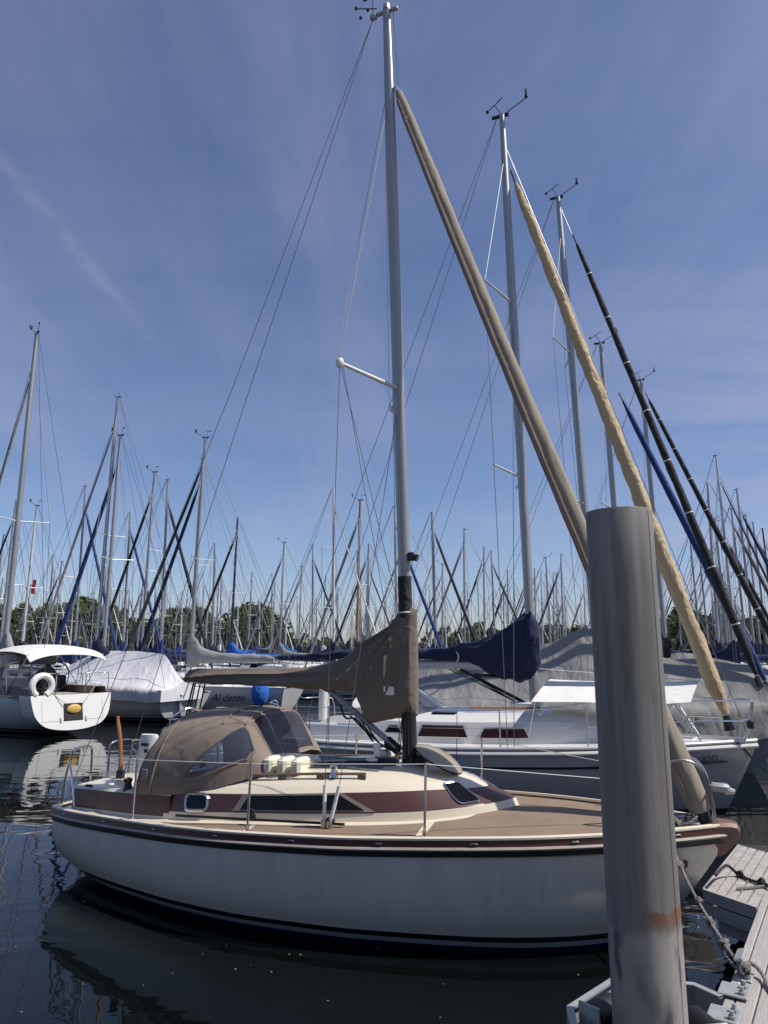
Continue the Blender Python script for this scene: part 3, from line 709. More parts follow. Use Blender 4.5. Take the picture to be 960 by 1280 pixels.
mb = MB(); mb.tube([mastp(3.0) + Vector((.085 * math.cos(a_ / 2), .07 * math.sin(a_ / 2), 0)) for a_ in range(14)], .012, 6, cap=False); mb.build('cover_tie', 'rope_white', cov)
# vang strut with its tackle, and loose halyards at the mast
mb = MB(); mb.tube([(3.30, 0, 2.17), (4.14, 0, 1.56)], .033, 10); mb.tube([(3.22, 0, 2.22), (3.34, 0, 2.14)], [.06, .03], 8, 1); mb.box((4.10, 0, 1.58), (.20, .06, .11), mat=Matrix.Rotation(R(36), 4, 'Y'), mi=1, bev=.02)
va = mb.build('vang', ['mast_alu', 'black_plastic'], boat)
mb = MB()
for k in range(4): mb.tube(sag((3.62 + .05 * k, -.05 + .02 * k, 1.88 - .02 * k), (4.10, -.04 + .02 * k, 1.53), .03 + .015 * k, 8), .008, 6)
mb.tube(curve3([(3.5, -.06, 2.0), (3.57, -.08, 1.86), (3.7, -.06, 1.84), (3.9, -.07, 1.62)]), .011, 6)
mb.build('vang_tackle', 'rope_dark', va)
mb = MB()
for k in range(5): mb.tube([mastp(1.46, -.13 + .05 * k, -.10 - .012 * (k % 2)), mastp(1.95 + .2 * k, -.04 + .02 * k, -.062)], .006, 5)
for k in range(3): mb.tube(sag(mastp(1.45, -.1, -.1 - .06 * k), (2.75, -.40 - .05 * k, ZC(2.75) + .0), -.01, 10), .008, 6)
mb.box(mastp(1.44, -.2, -.14), (.22, .14, .07), bev=.02); mb.box(mastp(1.45, .12, .05), (.08, .3, .09), bev=.02)
mb.build('halyard', 'rope_dark', boat)
mb = MB(); mb.tube([mastp(1.5, -.3, -.2), mastp(1.62, -.3, -.2)], [.035, .04], 10); mb.blob(mastp(1.46, -.34, -.25), (.07, .04, .025), 10); mb.build('roof_fitting', 'white_vinyl', boat)
# furled foresail in its sleeve
jt, jb = Vector((4.20, 0, 9.62)), Vector((7.12, 0, 1.14))
mb = MB(); pts = []; rad = []
for i in range(151):
    f = i / 150; p = jt.lerp(jb, f) + Vector((0, 0, -.10 * math.sin(math.pi * f))); pts.append(p)
    r_ = ip([0, .015, .05, .3, .7, .93, .985, 1], [.045, .058, .068, .083, .10, .110, .112, .09])(f); rad.append(r_ * (1 + .05 * noise.noise(Vector((f * 30, 2, 0)))))
mb.wrap(pts, rad, 32, 5, .07, 2.0); jib = mb.build('furled_jib', 'taupe_jib', boat, auto=60)
mb = MB()
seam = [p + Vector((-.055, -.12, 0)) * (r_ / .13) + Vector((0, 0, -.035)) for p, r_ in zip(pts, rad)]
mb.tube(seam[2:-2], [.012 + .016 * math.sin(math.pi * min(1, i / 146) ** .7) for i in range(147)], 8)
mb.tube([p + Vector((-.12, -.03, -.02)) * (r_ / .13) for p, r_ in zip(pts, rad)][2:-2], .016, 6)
mb.build('jib_seam_shade', 'taupe_canvas', jib)  # zip seam, made wide and darker to stand in for the sleeve's shaded underside
mb = MB(); rng = random.Random(3)
for k in range(8, 145, 10):
    mb = MB(); p = seam[k]; mb.tube([p + Vector((.02, -.012, .06)), p + Vector((-.015, -.012, 0)), p + Vector((.02, -.012, -.05))], .005, 5); mb.build('jib_tie', 'rope_white', jib)
mb = MB(); mb.tube(sag(seam[75], seam[137], .06, 12), .006, 5); mb.build('jib_sheet', 'rope_white', jib)
mb = MB(); mb.tube([jb + Vector((.03, 0, -.12)), jb + Vector((-.0, 0, .02))], [.075, .07], 14); mb.tube([jb + Vector((.035, 0, -.14)), jb + Vector((.03, 0, -.10))], [.09, .09], 14, 1)
mb.build('furling_drum', ['black_plastic', 'steel'], jib)
mb = MB(); mb.tube([jt + Vector((-.05, 0, .1)), jt + Vector((0, 0, -.02))], .03, 8); mb.build('head_swivel', 'steel', jib)
# bow: cap, pulpit, roller, cleats
mb = MB(); rr = []
for u, wd, z0, z1 in ((7.20, .16, .86, 1.065), (7.25, .14, .86, 1.075), (7.36, .10, .87, 1.075), (7.41, .08, .89, 1.065), (7.43, .06, .91, 1.03)):
    rr.append([(u, -wd, z1 - .03), (u, -wd + .03, z1), (u, wd - .03, z1), (u, wd, z1 - .03), (u - .01, wd * .85, (z0 + z1) / 2 - .04), (u - .12, .015, z0 - .10), (u - .12, -.015, z0 - .10), (u - .01, -wd * .85, (z0 + z1) / 2 - .04)])
mb.grid(rr, closed=True); mb.f.append(tuple(range(8))); mb.mi.append(0); mb.f.append(tuple(range(32, 40))); mb.mi.append(0)
mb.build('bow_cap', 'bow_cap_brown', boat)
mb = MB()
for sg in (-1, 1):
    mb.tube(curve3([(7.24, sg * .10, 1.0), (7.22, sg * .11, 1.25), (7.17, sg * .13, 1.50), (7.04, sg * .17, 1.60), (6.85, sg * .24, 1.585), (6.65, sg * .33, 1.53), (6.50, sg * .40, 1.49), (6.43, sg * .43, 1.40), (6.42, sg * .43, 1.1), (6.42, sg * .43, .96)]), .0135, 8)
    mb.build('pulpit', 'steel', boat)
mb = MB(); mb.box((7.30, 0.0, 1.36), (.16, .12, .07), bev=.02); mb.tube([(7.34, 0, 1.34), (7.42, 0, 1.33)], [.04, .02], 8); mb.tube([(7.24, -.11, 1.38), (7.24, .11, 1.38)], .01, 6); mb.build('bow_light', 'galv', boat)
mb = MB(); mb.box((6.98, -.14, 1.05), (.26, .05, .045), bev=.012); mb.box((6.98, -.14, 1.02), (.12, .07, .04), bev=.01); mb.box((7.02, .12, 1.05), (.26, .05, .045), bev=.012); mb.box((7.08, 0, 1.03), (.3, .1, .04), bev=.01)
mb.tube([(6.62, -.2, 1.03), (6.95, -.17, 1.07)], .02, 8); mb.tube([(6.60, -.26, 1.02), (7.0, -.22, 1.04)], .014, 8)
mb.build('bow_fitting', 'steel', boat)
mb = MB(); pe = Vector((6.94, -.232, .74)); mb.tube([pe + Vector((0, .012, 0)), pe - Vector((.008, .02, 0))], [.045, .042], 14); mb.build('hawse_plate', 'teak_grey', boat)
# pushpit
mb = MB()
for sg in (-1, 1):
    mb.tube(curve3([(.10, sg * .56, .80), (.12, sg * .55, 1.10), (.17, sg * .54, 1.32), (.17, sg * .52, 1.40), (.16, sg * .40, 1.425), (.14, sg * .22, 1.42), (.13, sg * .16, 1.36), (.13, sg * .15, 1.1), (.13, sg * .15, .98)]), .0135, 8)
    mb.tube([(.16, sg * .55, 1.30), (.40, sg * .70, 1.0), (.47, sg * .74, .83)], .0125, 8)
    mb.tube(curve3([(.16, sg * .5, 1.41), (.3, sg * .62, 1.41)]), .0125, 8)
mb.tube(curve3([(.78, .62, .98), (.80, .62, 1.30), (.86, .63, 1.42), (1.0, .66, 1.44), (1.3, .74, 1.44), (1.36, .76, 1.38), (1.36, .76, 1.0)]), .0135, 8)
mb.build('pushpit', 'steel', boat)
# stanchions and lifelines
ST = [(1.60, 1.10), (3.10, 1.27), (4.80, 1.05)]
for sg in (-1, 1):
    for u, v in ST + ([(5.08, .92)] if False else []):
        mb = MB(); z0 = zf(u) + .06; mb.tube([(u, sg * v, z0 - .05), (u + .02, sg * v, z0 + .62)], .0125, 8); mb.tube([(u, sg * v, z0 - .05), (u, sg * v, z0 + .04)], .02, 8); mb.build('stanchion', 'steel', boat)
mb = MB()
for sg in (-1, 1):
    prev = Vector((.2, sg * .54, 1.36))
    for u, v in ST: 
        q = Vector((u + .02, sg * v, zf(u) + .67)); mb.tube([prev, q], .0045, 5); prev = q
    mb.tube([prev, (6.45, sg * .43, 1.44)], .0048, 5)
mb.build('lifeline', 'rope_white', boat)
# deck hardware: jib track, car and block
for sg in (-1, 1):
    mb = MB(); mb.tube([(2.15, sg * 1.10, .935), (4.0, sg * 1.02, .985)], .013, 6); mb.box((3.02, sg * 1.07, .985), (.09, .05, .07), bev=.015); mb.blob((3.02, sg * 1.07, 1.03), (.035, .02, .035), 8); mb.box((3.86, sg * 1.03, 1.01), (.08, .05, .05), bev=.01)
    mb.build('deck_track', 'black_plastic', boat)
mb = MB(); mb.box((.55, -.62, 1.04), (.10, .03, .03), bev=.008); mb.build('stern_cleat', 'black_plastic', boat)
# topping lift and mainsheet tackle at the boom end
mb = MB(); mb.tube(curve3([(1.5, 0, 2.24), (1.35, .1, 1.9), (1.25, .15, 1.5), (1.15, .1, .9)]), .012, 6)
for k in range(3): mb.tube([(1.52 + .05 * k, .03 * k, 2.22), (1.2 + .05 * k, .1 + .03 * k, .95)], .009, 6, k % 2)
mb.blob((1.36, .08, 1.72), (.05, .04, .08), 8, 1); mb.blob((1.30, .10, 1.62), (.04, .04, .07), 8, 1)
mb.tube(curve3([(1.42, 0, 2.38), (1.39, -.03, 2.3), (1.41, 0, 2.2)]), .014, 6, 2); mb.tube([(1.46, 0, 2.30), (1.33, .02, 2.0)], .007, 5, 2)
mb.build('mainsheet', ['rope_dark', 'rope_red', 'rope_white'], boat)

for sg in (-1, 1):
    mb = MB(); c = cab_pt((3.9 - UA) / 3.45, 3.7, sg) + Vector((0, 0, .0)); mb.tube([c, c + Vector((0, 0, .03)), c + Vector((0, 0, .07)), c + Vector((0, 0, .10)), c + Vector((0, 0, .115))], [.05, .045, .032, .042, .038], 12); mb.build('roof_winch', 'steel', cabin)
    mb = MB(); c = Vector((6.55, sg * .36, deckz(6.55, .36) + .03)); mb.box(c, (.18, .025, .022), -.5 * sg, bev=.008); mb.box(c - Vector((0, 0, .02)), (.07, .03, .03), -.5 * sg); mb.build('bow_cleat', 'steel', boat)
    mb = MB(); mb.tube(sag(cab_pt((2.95 - UA) / 3.45, 4.3, sg) + Vector((0, 0, .012)), cab_pt((4.25 - UA) / 3.45, 4.6, sg) + Vector((0, 0, .012)), -.02, 14), .007, 6); mb.build('control_line', 'rope_dark', cabin)
# things lying on or hung from the main boat
bp_ = thing('float_pad', 'cream ribbed foam block with four lobes on the cabin roof', 'foam block', W(3.02, -.42, ZC(3.0) - .055), -PHI, 'cream foam blocks on the cabin roof')
mb = MB()
for k in range(4):
    x0 = -.24 + k * .165
    mb.box((x0, -.08, .085), (.115, .36, .17), bev=.03)
mb.box((.01, .10, .10), (.64, .26, .11), bev=.035); mb.box((.01, .04, .11), (.58, .22, .06), bev=.02)
mb.build('body', 'cream_foam', bp_)
b2_ = thing('float_pad', 'single cream foam block behind the grey hatch cover on the roof', 'foam block', W(3.98, .08, ZC(3.98) + .02), -PHI, 'cream foam blocks on the cabin roof')
mb = MB(); mb.box((0, 0, .05), (.17, .26, .11), bev=.035); mb.build('body', 'cream_foam', b2_)
ba = thing('lifebuoy_pouch', 'white vinyl pouch with dark printing hanging on the stern rail', 'pouch', W(.44, .54, 1.03), -PHI)
mb = MB(); rr = []
for i in range(9):
    z = .46 * i / 8; k = 1.2 - .25 * (i / 8) ** 3
    rr.append([(.14 * k * math.cos(2 * math.pi * q / 20) + .01 * math.sin(i * 2 + q), .07 * k * math.sin(2 * math.pi * q / 20), z) for q in range(20)])
mb.grid(rr, closed=True); mb.f.append(tuple(len(mb.v) - 20 + q for q in range(20))); mb.mi.append(0); mb.build('pouch_body', 'white_vinyl', ba)
mb = MB(); mb.box((0, -.088, .34), (.12, .006, .035)); mb.box((.02, -.088, .26), (.05, .006, .04)); mb.build('print_patch', 'ink', ba)
rc = thing('rope_coil', 'dark coiled rope behind the clear side window of the sprayhood', 'rope', W(2.2, -.70, 1.14), -PHI)
mb = MB()
for k in range(5): mb.tube([(.16 * math.cos(a_ * .45) + .05 * k - .1, .03 * math.sin(k * 2) , .075 + .075 * math.sin(a_ * .45) + .01 * k) for a_ in range(15)], .011, 6, cap=False)
mb.build('coil', 'rope_grey', rc)

# ------------------------------------------------------------------ generic yacht
def yacht(label, cat='sailboat', stern=(0, 0), head=0.0, L=8.5, B=2.7, fb=(.95, 1.2), mx=None, H=12.0, hull='plain_hull', cover='navy_canvas', jib='black_canvas', mastm='mast_alu', spr=(.48,), jr=.08, tarp=None, group='sailing yachts with furled sails', rake=.02, jtop=.88, jbase=None, win='dark_glass', boom=True, mr=.075, wire=.006, vane=True, cabin=True, tri=None, covtop=None, jibr=True, jst=.02, ties=False):
    root = thing('sailboat', label, cat, (stern[0], stern[1], 0), head, group)
    mx = mx if mx is not None else .58 * L
    b_ = ip([0, .06 * L, .25 * L, .45 * L, .65 * L, .85 * L, .96 * L, L], [B * .36, B * .38, B * .47, B * .5, B * .45, B * .25, B * .07, .01])
    z_ = ip([0, .4 * L, .75 * L, L], [fb[0], fb[0] + .03, lerp(fb[0], fb[1], .6), fb[1]])
    hull_obj(hull_rows(L, b_, z_, .35, L - .75, -.35, .02, -.3, ns=24, nw=10), hull, root)
    mb = MB(); rr = []
    for i in range(25):
        u = L * i / 24; rr.append([(u, b_(u) * .99 * q / 5, z_(u) + .01 + .1 * (1 - abs(q / 5) ** 2) * min(1, b_(u))) for q in range(-5, 6)])
    mb.grid(rr); mb.build('deck', 'gelcoat_white', root)
    mb = MB()
    for sg in (-1, 1): mb.tube([(L * i / 24, sg * b_(L * i / 24), z_(L * i / 24) + .03) for i in range(25)], .025, 6)
    mb.build('toe_rail', 'mast_pale', root)
    if cabin:
        mb = MB(); rr = []; ca_, cf_ = .32 * L, .80 * L
        cz = lambda u: z_(u) + .08
        for i in range(13):
            s = i / 12; wd = b_(lerp(ca_, cf_, s)) * .68 * (1 - .75 * max(0, s - .55) / .45 * s); hh = .42 * (1 if s < .6 else 1 - .8 * ((s - .6) / .4) ** 2)
            u = lerp(ca_, cf_, s); z0 = cz(u) - .05
            rr.append([(u, -wd, z0), (u, -wd * .95, z0 + hh * .75), (u, -wd * .8, z0 + hh * .97), (u, 0, z0 + hh * 1.12), (u, wd * .8, z0 + hh * .97), (u, wd * .95, z0 + hh * .75), (u, wd, z0)])
        mb.grid(rr); mb.f.append(tuple(range(7))); mb.mi.append(0); mb.f.append(tuple(len(mb.v) - 7 + q for q in range(7))); mb.mi.append(0)
        co = mb.build('cabin', 'gelcoat_white', root, auto=40)
        for sg in (-1, 1):
            mb = MB()
            for i0, i1 in ((1, 3), (4, 6)):
                P = [Vector(rr[i][0 if sg < 0 else 6]).lerp(Vector(rr[i][1 if sg < 0 else 5]), k) + Vector((0, sg * .012, 0)) for i, k in ((i0, .35), (i1, .35), (i1, .8), (i0, .8))]
                mb.add(P, [(0, 1, 2, 3)])
            mb.build('window', win, co)
    top = Vector((mx - rake * H, 0, H))
    def mp_(z): return Vector((mx - rake * z, 0, z))
    z0 = fb[0] + .3
    mb = MB(); mb.tube([mp_(z0), mp_(H * .5), mp_(H * .85), mp_(H)], [mr, mr, mr * .92, mr * .65], 12); mo = mb.build('mast', mastm, root)
    for k in spr:
        z = lerp(z0, H, k)
        for sg in (-1, 1):
            mb = MB(); mb.tube([mp_(z), mp_(z) + Vector((-.30, sg * B * .34, .05))], [.026, .018], 6); mb.build('spreader', 'mast_pale', mo)
    if vane == 'small':
        mb = MB(); mb.box(mp_(H) + Vector((-.06, 0, .02)), (.22, .04, .04)); mb.tube([mp_(H), mp_(H) + Vector((-.05, 0, .28))], .008, 4); mb.tube([mp_(H), mp_(H) + Vector((.22, 0, .12))], .008, 4); mb.build('wind_vane', 'black_plastic', mo)
    elif vane:
        mb = MB(); mb.box(mp_(H) + Vector((-.04, 0, .0)), (.34, .05, .05)); mb.tube([mp_(H), mp_(H) + Vector((-.15, 0, .3))], .009, 5); mb.tube([mp_(H), mp_(H) + Vector((.5, 0, .27))], .011, 5)
        mb.blob(mp_(H) + Vector((.5, 0, .30)), .045, 6); mb.box(mp_(H) + Vector((.5, 0, .38)), (.03, .12, .1)); mb.tube([mp_(H) + Vector((-.32, .1, .26)), mp_(H) + Vector((.04, -.1, .34))], .01, 5); mb.blob(mp_(H) + Vector((-.32, .1, .26)), .04, 6)
        mb.build('wind_vane', 'black_plastic', mo)
    mb = MB(); k = spr[-1] if spr else .5
    for sg in (-1, 1):
        zz = lerp(z0, H, k); tip = mp_(zz) + Vector((-.30, sg * B * .34, .05)); cp = Vector((mx - .25, sg * B * .44, fb[0] + .1))
        mb.tube([mp_(H * .93), tip], wire, 4, 1); mb.tube([tip, cp], wire, 4); mb.tube([mp_(zz - .1), cp + Vector((.1, 0, 0))], wire, 4)
        mb.tube([mp_(H) + Vector((-.1, 0, 0)), Vector((.1, sg * B * .25, fb[0] + .1))], wire, 4)
    jt_ = mp_(H * jtop) + Vector((.1, 0, 0)); jb_ = Vector(jbase) if jbase else Vector((L - .25, 0, fb[1] + .45)); jt_ = jt_.lerp(jb_, jst)
    mb.tube([mp_(H * min(.99, jtop + .05)), Vector((L - .1, 0, fb[1] + .05))], wire, 4)
    mb.build('rigging', ['wire', 'wire_pale'], root)
    if jib:
        pts = []; rad = []
        n = 110 if jr > .112 and L == 8.3 else 60 if ties else 16
        for i in range(n + 1):
            f = i / n; pts.append(jt_.lerp(jb_, f)); rad.append(ip([0, .02, .1, .6, .95, 1], [.03, jr * .55, jr * .75, jr, jr * 1.05, jr * .5])(f) * (1 + .10 * noise.noise(Vector((f * 40, L, H)))))
        mb = MB()
        if n > 20: mb.wrap(pts, rad, 24, 11, .16 if n > 100 else .08, L)
        else: mb.tube(pts, rad, 12)
        jo = mb.build('furled_jib', jib, root, auto=60)
        if ties:
            for i in range(5, n - 1, 7):
                mb = MB(); tg = (jb_ - jt_).normalized(); mb.tube([pts[i] - tg * .015, pts[i] + tg * .015], rad[i] + .007, 12); mb.build('jib_tie', 'rope_white', jo)
        if jibr:
            mb = MB(); mb.tube([jb_ + Vector((.04, 0, -.24)), jb_ + Vector((0, 0, -.02))], [.09, .05], 8); mb.build('furling_drum', 'black_plastic', jo)
            mb = MB(); mb.tube([jt_, jt_ + (jt_ - jb_).normalized() * .3], .02, 6); mb.build('head_swivel', 'black_plastic', jo)
    if boom:
        bz = fb[0] + 1.15; be = .12 * L
        mb = MB(); mb.tube([(be, 0, bz - .1), (mx - .1, 0, bz - .08)], .06, 8); mb.build('boom', mastm, root)
        if cover:
            cu_ = [be - .1, be + .3, lerp(be, mx, .6), lerp(be, mx, .85), mx - .12, mx + .1]
            tp = ip(cu_, [bz + .08, bz + .16, bz + .26, bz + .5, bz + 1.0, bz + 1.02]); bt = ip(cu_, [bz - .08, bz - .14, bz - .18, bz - .2, bz - .35, bz - .35]); wd = ip(cu_, [.05, .12, .17, .17, .13, .1])
            mb = MB(); rr = []
            for i in range(33):
                u = lerp(cu_[0], cu_[-1], i / 32)
                row = []
                for q in range(14):
                    p = Vector((u, wd(u) * math.sin(q * math.pi / 7), (tp(u) + bt(u)) / 2 + (tp(u) - bt(u)) / 2 * math.cos(q * math.pi / 7)))
                    kx = .03 * noise.noise(p * 3 + Vector((L, H, 0))); row.append(p + Vector((0, kx, kx)))
                rr.append(row)
            mb.grid(rr, closed=True); mb.f.append(tuple(range(14))); mb.mi.append(0); mb.f.append(tuple(len(mb.v) - 14 + q for q in range(14))); mb.mi.append(0)
            mb.build('sail_cover', cover, root)
    if tarp:
        (tm, us_, rz_, drop) = tarp
        rid = ip([q * L for q in us_], rz_); mb = MB(); rr = []
        for i in range(61):
            u = lerp(us_[0] * L, us_[-1] * L, i / 60); row = []
            for q in range(-14, 15):
                f = abs(q) / 14; e = min(1, f / .72); sk = max(0, (f - .72) / .28)
                v = math.copysign(1, q) * ((b_(max(0, min(L, u))) + .06) * e + .02 * sk) if q else 0
                zz = lerp(rid(u), z_(u) + .12, e ** .92) - .10 * math.sin(math.pi * e) - drop * sk
                nn = noise.noise(Vector((u * .9, q * .16, L))) * .05 + noise.noise(Vector((u * 3.2, q * .1, H))) * .014 * (1 + sk) + .012 * math.sin(u * 7 + 2 * noise.noise(Vector((u, q * .1, 0)))) * e ** 3
                row.append((u, v + (nn * .9 if v > 0 else -nn * .9) * (1 if q else 0), zz + nn))
            rr.append(row)
        mb.grid(rr)
        for rw in (rr[0], rr[-1]):
            o_ = len(mb.v); mb.v += [tuple(p) for p in rw]; mb.f.append(tuple(range(o_, o_ + len(rw)))); mb.mi.append(0)
        mb.build('boat_cover', tm, root, auto=80)
    root['_b'] = 0
    del root['_b']
    root_info = (b_, z_, mp_)
    return root, root_info

HD = -PHI
def from_bow(bow, L, head=HD): return (bow[0] - L * math.cos(head), bow[1] - L * math.sin(head))

# second yacht, alongside beyond the main boat
L2 = 8.3; bow2 = (5.74, 11.55); H2 = 13.25
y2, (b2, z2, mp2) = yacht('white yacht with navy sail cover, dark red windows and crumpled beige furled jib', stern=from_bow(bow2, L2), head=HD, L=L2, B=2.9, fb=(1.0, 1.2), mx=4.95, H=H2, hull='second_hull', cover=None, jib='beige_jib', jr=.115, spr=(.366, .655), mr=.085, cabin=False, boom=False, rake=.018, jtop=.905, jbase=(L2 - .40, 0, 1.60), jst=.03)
mb = MB(); rr = []
for i in range(33):
    u = lerp(2.0, 7.0, i / 32); wd = b2(u) * .74 if u < 5 else b2(u) * .74 * (1 - .55 * ((u - 5) / 2) ** 2); hh = .48 if u < 5.2 else .48 * (1 - .7 * ((u - 5.2) / 1.8) ** 1.6); z0 = z2(u)
    rr.append([(u, -wd, z0), (u, -wd * .97, z0 + hh * .5), (u, -wd * .92, z0 + hh * .8), (u, -wd * .8, z0 + hh * .97), (u, -wd * .4, z0 + hh * 1.1), (u, 0, z0 + hh * 1.15), (u, wd * .4, z0 + hh * 1.1), (u, wd * .8, z0 + hh * .97), (u, wd * .92, z0 + hh * .8), (u, wd, z0)])
mb.grid(rr); mb.f.append(tuple(range(10))); mb.mi.append(0); mb.f.append(tuple(len(mb.v) - 10 + q for q in range(10))); mb.mi.append(0)
c2o = mb.build('cabin', 'gelcoat_white', y2)
def c2side(u, h, off):
    wd = b2(u) * .74 if u < 5 else b2(u) * .74 * (1 - .55 * ((u - 5) / 2) ** 2); hh = .48 if u < 5.2 else .48 * (1 - .7 * ((u - 5.2) / 1.8) ** 1.6)
    return Vector((u, -(wd * lerp(1, .95, h / .4) + off), z2(u) + h * hh / .48))
for (u0, u1, h0, h1, gm) in ((2.55, 2.85, .2, .31, 'dark_glass'), (3.15, 4.0, .15, .33, 'red_glass'), (4.2, 4.98, .15, .30, 'red_glass'), (6.25, 6.75, .20, .32, 'dark_glass')):
    sl = .08
    for nm, ex, off, mt in (('window_frame', .03, .008, 'gelcoat_white'), ('window', 0, .014, gm)):
        mb = MB(); mb.grid([[c2side(lerp(u0 - ex, u1 + ex, k / 8) + sl * (q / 2) * (1 - k / 4), lerp(h0 - ex * .6, h1 + ex * .6, q / 2), off) for q in range(3)] for k in range(9)]); mb.build(nm, mt, c2o, thick=-.006)
mb = MB(); mb.tube([(3.9, -.55, z2(4) + .58), (5.0, -.5, z2(4) + .60)], .02, 6); mb.build('grab_rail', 'teak', c2o)
mb = MB(); mb.box((3.5, -.62, z2(3) + .50), (.42, .26, .05), bev=.015); mb.build('roof_hatch', 'dark_glass', c2o)
mb = MB(); mb.box((4.75, .1, z2(4) + .62), (.5, .45, .10), bev=.03); mb.build('roof_hatch', 'gelcoat_white', c2o)
# white-framed windscreen / sprayhood
mb = MB(); rr = []
for i in range(9):
    f = i / 8; rr.append([(lerp(2.5, 3.35, f) - .12 * abs(q / 8) ** 2, .95 * q / 8 * (1 - .1 * (1 - f)), z2(3) + lerp(.98, .48, f ** 1.2) * (1 - .35 * abs(q / 8) ** 2.5)) for q in range(-8, 9)])
mb.grid(rr, mif=lambda i, j: 1 if 1 <= i <= 6 and j not in (0, 7, 8, 15) else 0)
mb.grid([[(lerp(1.9, 2.5, i / 4) - .05, .92 * q / 8, z2(3) + lerp(.86, .98, i / 4) * (1 - .35 * abs(q / 8) ** 2.5)) for q in range(-8, 9)] for i in range(5)])
mb.build('sprayhood', ['white_canvas', 'clear_vinyl'], y2)
mb = MB()
for sg in (-1, 1):
    rr = []
    for i in range(13):
        u = lerp(.25, 2.1, i / 12); wd = b2(u) * .8; rr.append([(u, sg * wd, z2(u)), (u, sg * (wd - .05), z2(u) + .28 * min(1, i / 4 + .15)), (u, sg * (wd - .25), z2(u) + .30 * min(1, i / 4 + .15)), (u, sg * (wd - .3), z2(u))])
    mb.grid(rr)
mb.build('coaming', 'gelcoat_white', y2)
mb = MB()
for sg in (-1, 1): mb.tube([(L2 * i / 30, sg * (b2(L2 * i / 30) + .012), z2(L2 * i / 30) - .05) for i in range(31)], .035, 8)
mb.build('rubbing_strake', 'gelcoat_white', y2)
mb = MB()
for sg in (-1, 1):
    mb.grid([[(.25 + u * 7.6 / 40, sg * (b2(.25 + u * 7.6 / 40) * (1 - .012 * q) + .006), z2(.25 + u * 7.6 / 40) - .24 - .035 * q) for q in range(2)] for u in range(41)])
mb.build('hull_line', 'navy_hull', y2)
lettering('hull_number', '58342', .13, 'ink', y2, (7.44, -(b2(7.44) + .04), z2(7.44) - .24), (.45, -(b2(7.89) - b2(7.44)), .03), (0, -.2, 1))
mb = MB(); bz = 2.32
mb.tube([(.95, 0, bz - .02), (4.9, 0, bz + .02)], .085, 12); mb.build('boom', 'mast_pale', y2)
cu_ = [.75, 1.2, 2.6, 3.3, 3.75, 4.1, 4.45, 4.72, 4.9, 5.05]
tp = ip(cu_, [2.50, 2.55, 2.60, 2.63, 2.68, 2.80, 2.97, 3.16, 3.24, 3.02]); bt = ip(cu_, [2.40, 2.40, 2.40, 2.40, 2.37, 2.18, 2.06, 2.03, 2.08, 2.30]); wd = ip(cu_, [.06, .12, .15, .16, .17, .18, .18, .165, .14, .05])
mb = MB(); rr = []
for i in range(70):
    u = lerp(.75, 5.05, i / 69); row = []
    for q in range(20):
        p = Vector((u, wd(u) * math.copysign(abs(math.sin(q * math.pi / 10)) ** .55, math.sin(q * math.pi / 10)), (tp(u) + bt(u)) / 2 + (tp(u) - bt(u)) / 2 * math.cos(q * math.pi / 10)))
        kx = .06 * (1 - abs(math.sin(math.atan2(p.z - 3.3, p.x - 5.1) * 14 + 3 * noise.noise(p)))) * (1 if u > 3.6 else .3) + .02 * noise.noise(p * 3.3) + .015 * noise.noise(Vector((p.x * 8, 0, p.z * 2.5))); row.append(p + Vector((0, kx * (1 if q < 10 else -1), kx)))
    rr.append(row)
mb.grid(rr, closed=True); mb.f.append(tuple(range(20))); mb.mi.append(0); mb.f.append(tuple(len(mb.v) - 20 + q for q in range(20))); mb.mi.append(0)
sc2 = mb.build('sail_cover', 'navy_canvas', y2)
mb = MB()
for u in (1.6, 2.7, 3.6): mb.tube([(u + .03 * math.sin(q), (wd(u) + .02) * math.sin(q * math.pi / 10), (tp(u) + bt(u)) / 2 + ((tp(u) - bt(u)) / 2 + .03) * math.cos(q * math.pi / 10)) for q in range(21)], .014, 6, cap=False)
mb.build('cover_tie', 'rope_white', sc2)
mb = MB(); mb.tube([mp2(6.0) + Vector((.13, 0, .9)), mp2(6.0) + Vector((.13, 0, 1.05))], [.07, .06], 10); mb.box(mp2(6.9) + Vector((.1, 0, 0)), (.12, .08, .05)); mb.build('deck_light', 'black_plastic', y2)
mb = MB(); mb.tube([mp2(2.0) + Vector((-.1, 0, .1)), mp2(2.0) + Vector((-1.05, 0, .3 - .15))], .035, 8); mb.tube([mp2(1.65) + Vector((-.08, .0, 0)), (3.6, 0, 2.25)], .03, 8)
for k in range(3): mb.tube([(3.4 + .1 * k, -.03, 2.25), mp2(1.6) + Vector((-.1, -.03 * k, 0))], .009, 5)
mb.build('vang', 'black_plastic', y2)
mb = MB(); # pulpit
zb = z2(L2)
for sg in (-1, 1):
    mb.tube(curve3([(6.75, sg * .75, zb + .55), (7.1, sg * .62, zb + .60), (7.8, sg * .32, zb + .62), (8.22, sg * .16, zb + .62), (8.28, sg * .12, zb + .56), (8.2, sg * .13, zb + .25), (8.12, sg * .13, zb)]), .0145, 8)
    mb.tube([(7.15, sg * .61, zb + .6), (6.75, sg * .80, zb + .02)], .0135, 8); mb.tube(curve3([(6.9, sg * .72, zb + .3), (7.6, sg * .40, zb + .32), (8.2, sg * .14, zb + .32)]), .0125, 8); mb.tube([(7.15, sg * .61, zb + .6), (7.5, sg * .44, zb + .02)], .0125, 8)
mb.build('pulpit', 'steel', y2)
mb = MB(); mb.box((8.22, -.16, zb + .27), (.10, .08, .13), bev=.02); mb.build('bow_light', 'black_plastic', y2)
